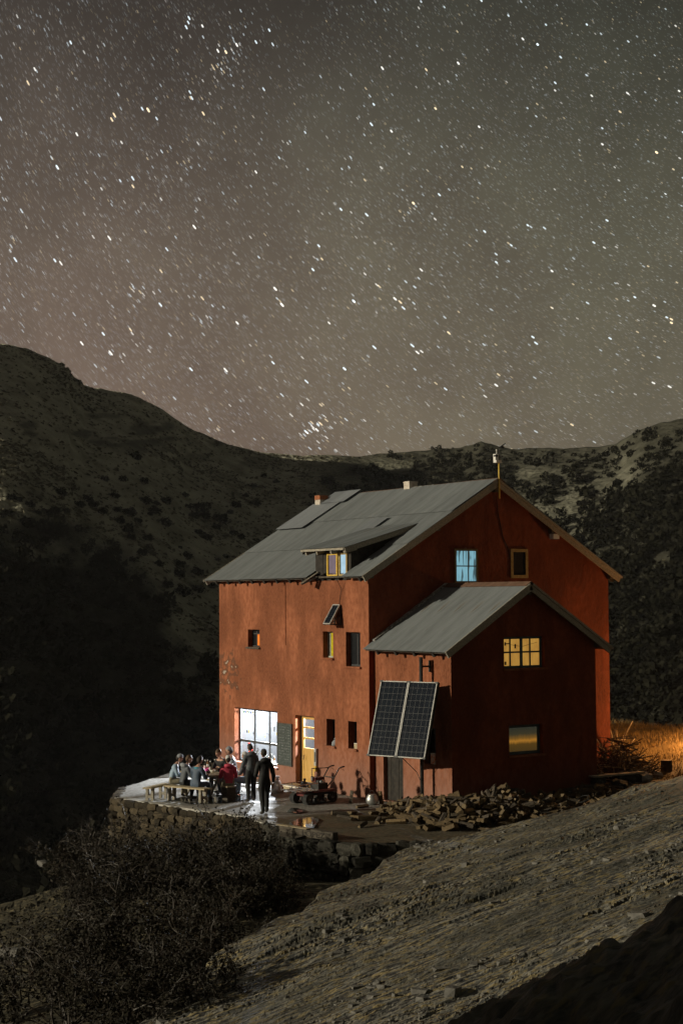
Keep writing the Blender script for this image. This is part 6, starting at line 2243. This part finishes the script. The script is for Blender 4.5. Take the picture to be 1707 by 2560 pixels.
# ------------------------------------------------------------------ right end: plank on stones, stump, brush heap
def on_yard(px, py, n=12):
    z = 0.3
    for _ in range(n):
        p = onz(px, py, z)
        z = float(yard_z(p[0], p[1]))
    return np.array((p[0], p[1], z))
pa, pb = onz(1478, 1942, 0.70), onz(1602, 1924, 0.78)
pk = empty('plank_seat', (*(pa[:2] + pb[:2]) / 2, 0.0), 'long grey plank laid over stones at the annex corner', 'plank')
d = Vector(pb) - Vector(pa)
pk.rotation_euler = (0, 0, math.atan2(d.y, d.x))
MB().box((-d.length / 2, -0.16, 0.68), (d.length / 2, 0.14, 0.73)).build('plank', 'timber_grey', pk)
for k, x in enumerate((-d.length / 2 + 0.25, 0.1, d.length / 2 - 0.3)):
    o = link('support_stone', rock_mesh('support_stone', 400 + k, 'stone_grey_shaded'), pk)
    o.location = (x, -0.01, 0.50)
    o.scale = (0.2, 0.16, 0.2)
p = on_yard(1665, 1925)
sm = empty('chopping_block', tuple(p), 'short sawn log used as chopping block on the lit grass', 'log')
MB().lathe((0, 0, 0), [(0.20, -0.05), (0.19, 0.1), (0.185, 0.34)], 12).build('trunk', 'wood_bark', sm)
MB().lathe((0, 0, 0), [(0.182, 0.338), (0.182, 0.352)], 12).build('cut_face', 'wood_end', sm)
for k, (px, py, s_) in enumerate(((1440, 1962, 0.17), (1400, 1975, 0.15), (1345, 1978, 0.14), (1463, 1952, 0.2), (1530, 1952, 0.18), (1570, 1958, 0.17), (1610, 1952, 0.2), (1548, 1972, 0.2), (1500, 1985, 0.19), (1640, 1945, 0.16), (1590, 1990, 0.2))):
    p = on_yard(px, py)
    o = link('rubble_stone', rock_mesh('rubble_stone', 300 + k, 'stone_grey_shaded' if k % 3 else 'stone_pale'))
    o.location = (p[0], p[1], p[2] + s_ * 0.5)
    o.scale = (s_ * 1.2, s_, s_ * 0.8)
    o.rotation_euler = (0.1, 0.2, k)
    tag(o, 'loose grey rubble stone on the ground past the annex corner', 'stone', 'rubble stones past the annex')
for k, (px, py, zg) in enumerate(((110, 2158, -1.75), (268, 2098, -1.1), (285, 2092, -1.05), (30, 2378, -1.2))):
    p = onz(px, py, zg)
    s0, d0 = sd_of(p[0], p[1])
    zz = float(ground_z(np.array([s0]), np.array([d0]))[0][0])
    p = onz(px, py, zz + 0.1)
    o = link('pale_boulder', rock_mesh('pale_boulder', 350 + k, 'stone_dim'))
    o.location = (p[0], p[1], zz + 0.08)
    o.scale = (0.3, 0.16, 0.09)
    o.rotation_euler = (0, 0.1, 1.2 * k)
    tag(o, 'pale boulder catching the light on the scrubby slope below the terrace', 'boulder', 'pale boulders below the terrace')

def brush():
    r = np.random.default_rng(5)
    c = on_yard(1520, 1925)
    c = np.array((2.7, 7.6, float(yard_z(2.7, 7.6))))
    m_ = MB()
    for k in range(420):
        a_ = r.uniform(0, 6.28)
        rr = r.uniform(0, 1) ** 0.7
        px, py = c[0] + 0.9 * rr * math.cos(a_), c[1] + 1.5 * rr * math.sin(a_)
        h = 1.25 * (1 - rr ** 1.4) * r.uniform(0.1, 1.0)
        L_ = r.uniform(0.5, 1.5)
        th = r.uniform(0, 6.28)
        ph = r.normal(0, 0.35) - 0.25
        d_ = np.array((math.cos(th) * math.cos(ph), math.sin(th) * math.cos(ph), math.sin(ph)))
        p0 = np.array((px, py, c[2] + h + 0.03))
        pts = [p0 - d_ * L_ / 2, p0 + r.normal(0, 0.04, 3), p0 + d_ * L_ / 2]
        for q in pts:
            q[2] = max(q[2], float(yard_z(q[0], q[1])) + 0.02)
            if q[0] < AX + 0.1 and q[1] < AY1 + 0.12:
                q[1] = AY1 + 0.12
        m_.tube(pts, [0.016, 0.013, 0.006], 4, 0 if k % 5 else 1, caps=False)
    tag(m_.build('brush_heap', ['branch_brown', 'branch_pale']), 'tangled heap of cut branches piled behind the annex corner', 'brush heap', kind='stuff')
    base = onz(1552, 1875, c[2] + 0.95)
    for k, pts_px in enumerate((((1545, 1865), (1565, 1830), (1580, 1803)), ((1533, 1858), (1528, 1838), (1524, 1822)), ((1548, 1862), (1541, 1840), (1540, 1826)), ((1565, 1868), (1578, 1855), (1586, 1846)), ((1530, 1855), (1548, 1850), (1562, 1848)), ((1555, 1866), (1556, 1850), (1557, 1838)))):
        dep = 54.3 + 0.15 * k
        P = [CAM + ray(*q) * dep for q in pts_px]
        P[0] = P[0] - np.array((0, 0, 0.25))
        tag(MB().tube(P, [0.03, 0.022, 0.012], 6).build('dead_branch', 'branch_pale', None, True), 'bare pale branch sticking up out of the brush heap', 'branch', 'pale branches of the brush heap')
brush()

# lit grass on the mound at the right
def grass():
    r = np.random.default_rng(15)
    n = 26000
    x, y = r.uniform(-9, 5.5, n), r.uniform(8.2, 18.5, n)
    keep = r.uniform(0, 1, n) < np.clip(0.6 + 0.7 * fbm(x / 1.2, y / 1.2, 3, 131), 0.05, 1)
    x, y = x[keep], y[keep]
    n = len(x)
    z = yard_z(x, y)
    a_ = r.uniform(0, 6.28, n)
    h = r.uniform(0.08, 0.24, n)
    ln = r.normal(0, 0.4, (n, 2)) * h[:, None]
    w = 0.011
    V = np.stack([np.stack([x - w * np.cos(a_), y - w * np.sin(a_), z - 0.02], -1), np.stack([x + w * np.cos(a_), y + w * np.sin(a_), z - 0.02], -1),
                  np.stack([x + ln[:, 0], y + ln[:, 1], z + h], -1)], 1).reshape(-1, 3)
    tag(link('dry_grass', quads_mesh('dry_grass', V, 3, 'grass_dry')), 'dry yellow grass on the lit mound beside the hut', 'grass', kind='stuff')
grass()

# lamp on a post round the back of the hut: the warm glow on gable end and grass comes from it
LP = (1.55, 13.3)
zl = float(yard_z(*LP))
ln_ = empty('post_lamp', (*LP, zl), 'warm lamp on a low timber post behind the hut', 'lamp')
MB().box((-0.05, 0.12, -0.3), (0.05, 0.22, 1.75)).bar((0, 0.17, 1.72), (0, 0, 1.85), 0.04, 0.04).build('post', 'timber_dark', ln_)
MB().lathe((0, 0, 1.80), [(0.10, 0), (0.05, 0.06), (0.01, 0.07)], 10).build('cap', 'steel_dark', ln_)
MB().ell((0, 0, 1.75), (0.05, 0.05, 0.06), 10, 6).build('bulb', 'bulb_warm', ln_)
l = bpy.data.lights.new('post_light', 'POINT')
l.energy, l.color, l.shadow_soft_size = 1500, (1.0, 0.46, 0.15), 0.09
lo = bpy.data.objects.new('post_light', l)
col.objects.link(lo)
lo.parent = ln_
lo.location = (0, 0, 1.62)

# ------------------------------------------------------------------ scrub below the terrace
def shrub_mesh(seed, H=1.0, leaves=900, stems=7, spread=0.75, bare=False):
    r = np.random.default_rng(seed)
    m_ = MB()
    tips = []
    def grow(p, d, L_, rad_, lvl):
        n = 3
        pts, rs = [p], [rad_]
        q, dd = p.copy(), d.copy()
        for k in range(n):
            dd = dd + r.normal(0, 0.22, 3) + np.array((0, 0, 0.05))
            dd /= np.linalg.norm(dd)
            q = q + dd * L_ / n
            pts.append(q.copy())
            rs.append(rad_ * (1 - 0.55 * (k + 1) / n))
        m_.tube(pts, rs, 4 if lvl < 2 else 3, 0, caps=False)
        if lvl >= 2:
            tips.extend(pts[1:])
        if lvl < 4:
            for k in range(3 if lvl < 3 else 2):
                b = pts[1 + int(r.integers(0, n))]
                nd = dd + r.normal(0, 0.6, 3)
                nd /= np.linalg.norm(nd)
                grow(b, nd, L_ * r.uniform(0.5, 0.75), rad_ * 0.55, lvl + 1)
    for k in range(stems):
        a_ = r.uniform(0, 6.28)
        t_ = r.uniform(0.15, spread)
        d = np.array((math.cos(a_) * t_, math.sin(a_) * t_, 1.0))
        d /= np.linalg.norm(d)
        grow(np.array((0.06 * math.cos(a_), 0.06 * math.sin(a_), -0.1)), d, H * r.uniform(0.38, 0.6), 0.017 * H, 0)
    me = m_.mesh('branches', 'twig')
    tips = np.array(tips)
    lf = None
    if leaves:
        c = tips[r.integers(0, len(tips), leaves)] + r.normal(0, 0.025 * H, (leaves, 3))
        a_ = r.normal(size=(leaves, 3))
        a_ /= np.linalg.norm(a_, axis=1)[:, None]
        b = np.cross(a_, r.normal(size=(leaves, 3)))
        b /= np.linalg.norm(b, axis=1)[:, None]
        s = 0.017 * r.uniform(0.7, 1.4, leaves)[:, None]
        lf = quads_mesh('leaves', np.stack([c - a_ * s, c + b * s * 0.6, c + a_ * s, c - b * s * 0.6], 1).reshape(-1, 3), 4, 'leaf_dark')
    return me, lf
SHR = [shrub_mesh(200 + k, 1.0, 2600, 9, 0.95) for k in range(4)]
BARE = [shrub_mesh(230 + k, 1.0, 150, 5, 0.45) for k in range(2)]

def shrubs():
    spots = [(40, 27, 1.5), (170, 25, 1.5), (300, 24.5, 1.5), (430, 26, 1.5), (90, 31, 1.5), (230, 30, 1.6), (360, 30, 1.8), (490, 30.5, 1.6), (570, 32.5, 1.35), (280, 36, 1.7), (400, 35.5, 1.9), (510, 36, 1.8), (600, 36.5, 1.5),
             (655, 38, 1.25), (330, 42.5, 1.9), (440, 42.5, 1.7), (545, 41.5, 1.8), (620, 41, 1.6), (275, 43.5, 1.8), (385, 43.5, 1.5), (480, 42, 1.7), (590, 40, 1.9), (660, 40, 1.4), (230, 42.5, 1.1), (262, 45.8, 2.2), (300, 46.2, 2.0), (345, 45.4, 1.8), (700, 36.5, 0.8), (180, 46, 0.8), (500, 25.0, 1.2), (390, 44.5, 1.0), (520, 43.8, 1.2)]
    for k, (px, d, H) in enumerate(spots):
        u = (px - 853.5) / FPX
        s = u * d
        z = float(ground_z(np.array([s]), np.array([float(d)]))[0][0])
        x, y = xy_of(s, d)
        g = 'shrubs of the thicket below the terrace'
        lb = 'dark small leaved shrub growing right against the terrace wall' if d >= 40 else 'broad dark shrub at the foot of the bare bedrock slope' if px >= 480 else 'low dark shrub on the outer rim of the slope above the valley' if px <= 150 else 'broad dark twiggy shrub in the middle of the thicket below the terrace'
        t = empty('shrub', (x, y, z), lb, 'shrub', g, rz=k * 2.3)
        me, lf = SHR[k % 4]
        b = link('branches', me, t)
        b.scale = (H * 1.15, H * 1.15, H)
        if lf:
            b = link('leaves', lf, t)
            b.scale = (H * 1.15, H * 1.15, H)
    for k, (px, d, H, lb) in enumerate(((268, 44.5, 3.0, 'tall thin bare sapling in front of the terrace corner'), (345, 45.5, 2.4, 'bare sapling rising past the stone wall left of the leaning log'), (500, 44.5, 2.3, 'bare sapling whose twigs show against the lit terrace'), (610, 43.0, 2.2, 'leaning bare sapling beside the walking person'), (225, 46.0, 2.6, 'wispy bare sapling left of the terrace corner'), (310, 43.0, 2.5, 'wispy bare sapling just right of the terrace corner'), (400, 44.8, 2.2, 'wispy bare sapling below the empty bench'), (445, 43.5, 2.4, 'wispy bare sapling below the front bench'), (560, 42.5, 2.6, 'wispy bare sapling beside the leaning log top'), (650, 41.5, 2.0, 'wispy bare sapling left of the lettered beam'))):
        s = (px - 853.5) / FPX * d
        z = float(ground_z(np.array([s]), np.array([float(d)]))[0][0])
        x, y = xy_of(s, d)
        t = empty('sapling', (x, y, z), lb, 'sapling', rz=k * 1.9)
        me, lf = BARE[k % 2]
        for nm, q in (('branches', me), ('leaves', lf)):
            b = link(nm, q, t)
            b.scale = (H * 0.8, H * 0.8, H)
shrubs()

# ------------------------------------------------------------------ thin night haze over the valley
def haze():
    m = bpy.data.materials.new('haze')
    m.use_nodes = True
    t = m.node_tree
    t.nodes.clear()
    o, v = t.nodes.new('ShaderNodeOutputMaterial'), t.nodes.new('ShaderNodeVolumePrincipled')
    v.inputs['Color'].default_value = (0.9, 0.92, 0.95, 1)
    v.inputs['Density'].default_value = 0.00006
    v.inputs['Anisotropy'].default_value = 0.0
    t.links.new(v.outputs[0], o.inputs['Volume'])
    MATS['haze'] = m
    b = MB().box((-900, -900, -70), (900, 900, 150))
    tag(b.build('haze', 'haze'), 'thin pale night haze filling the valley', 'haze', kind='stuff')
haze()
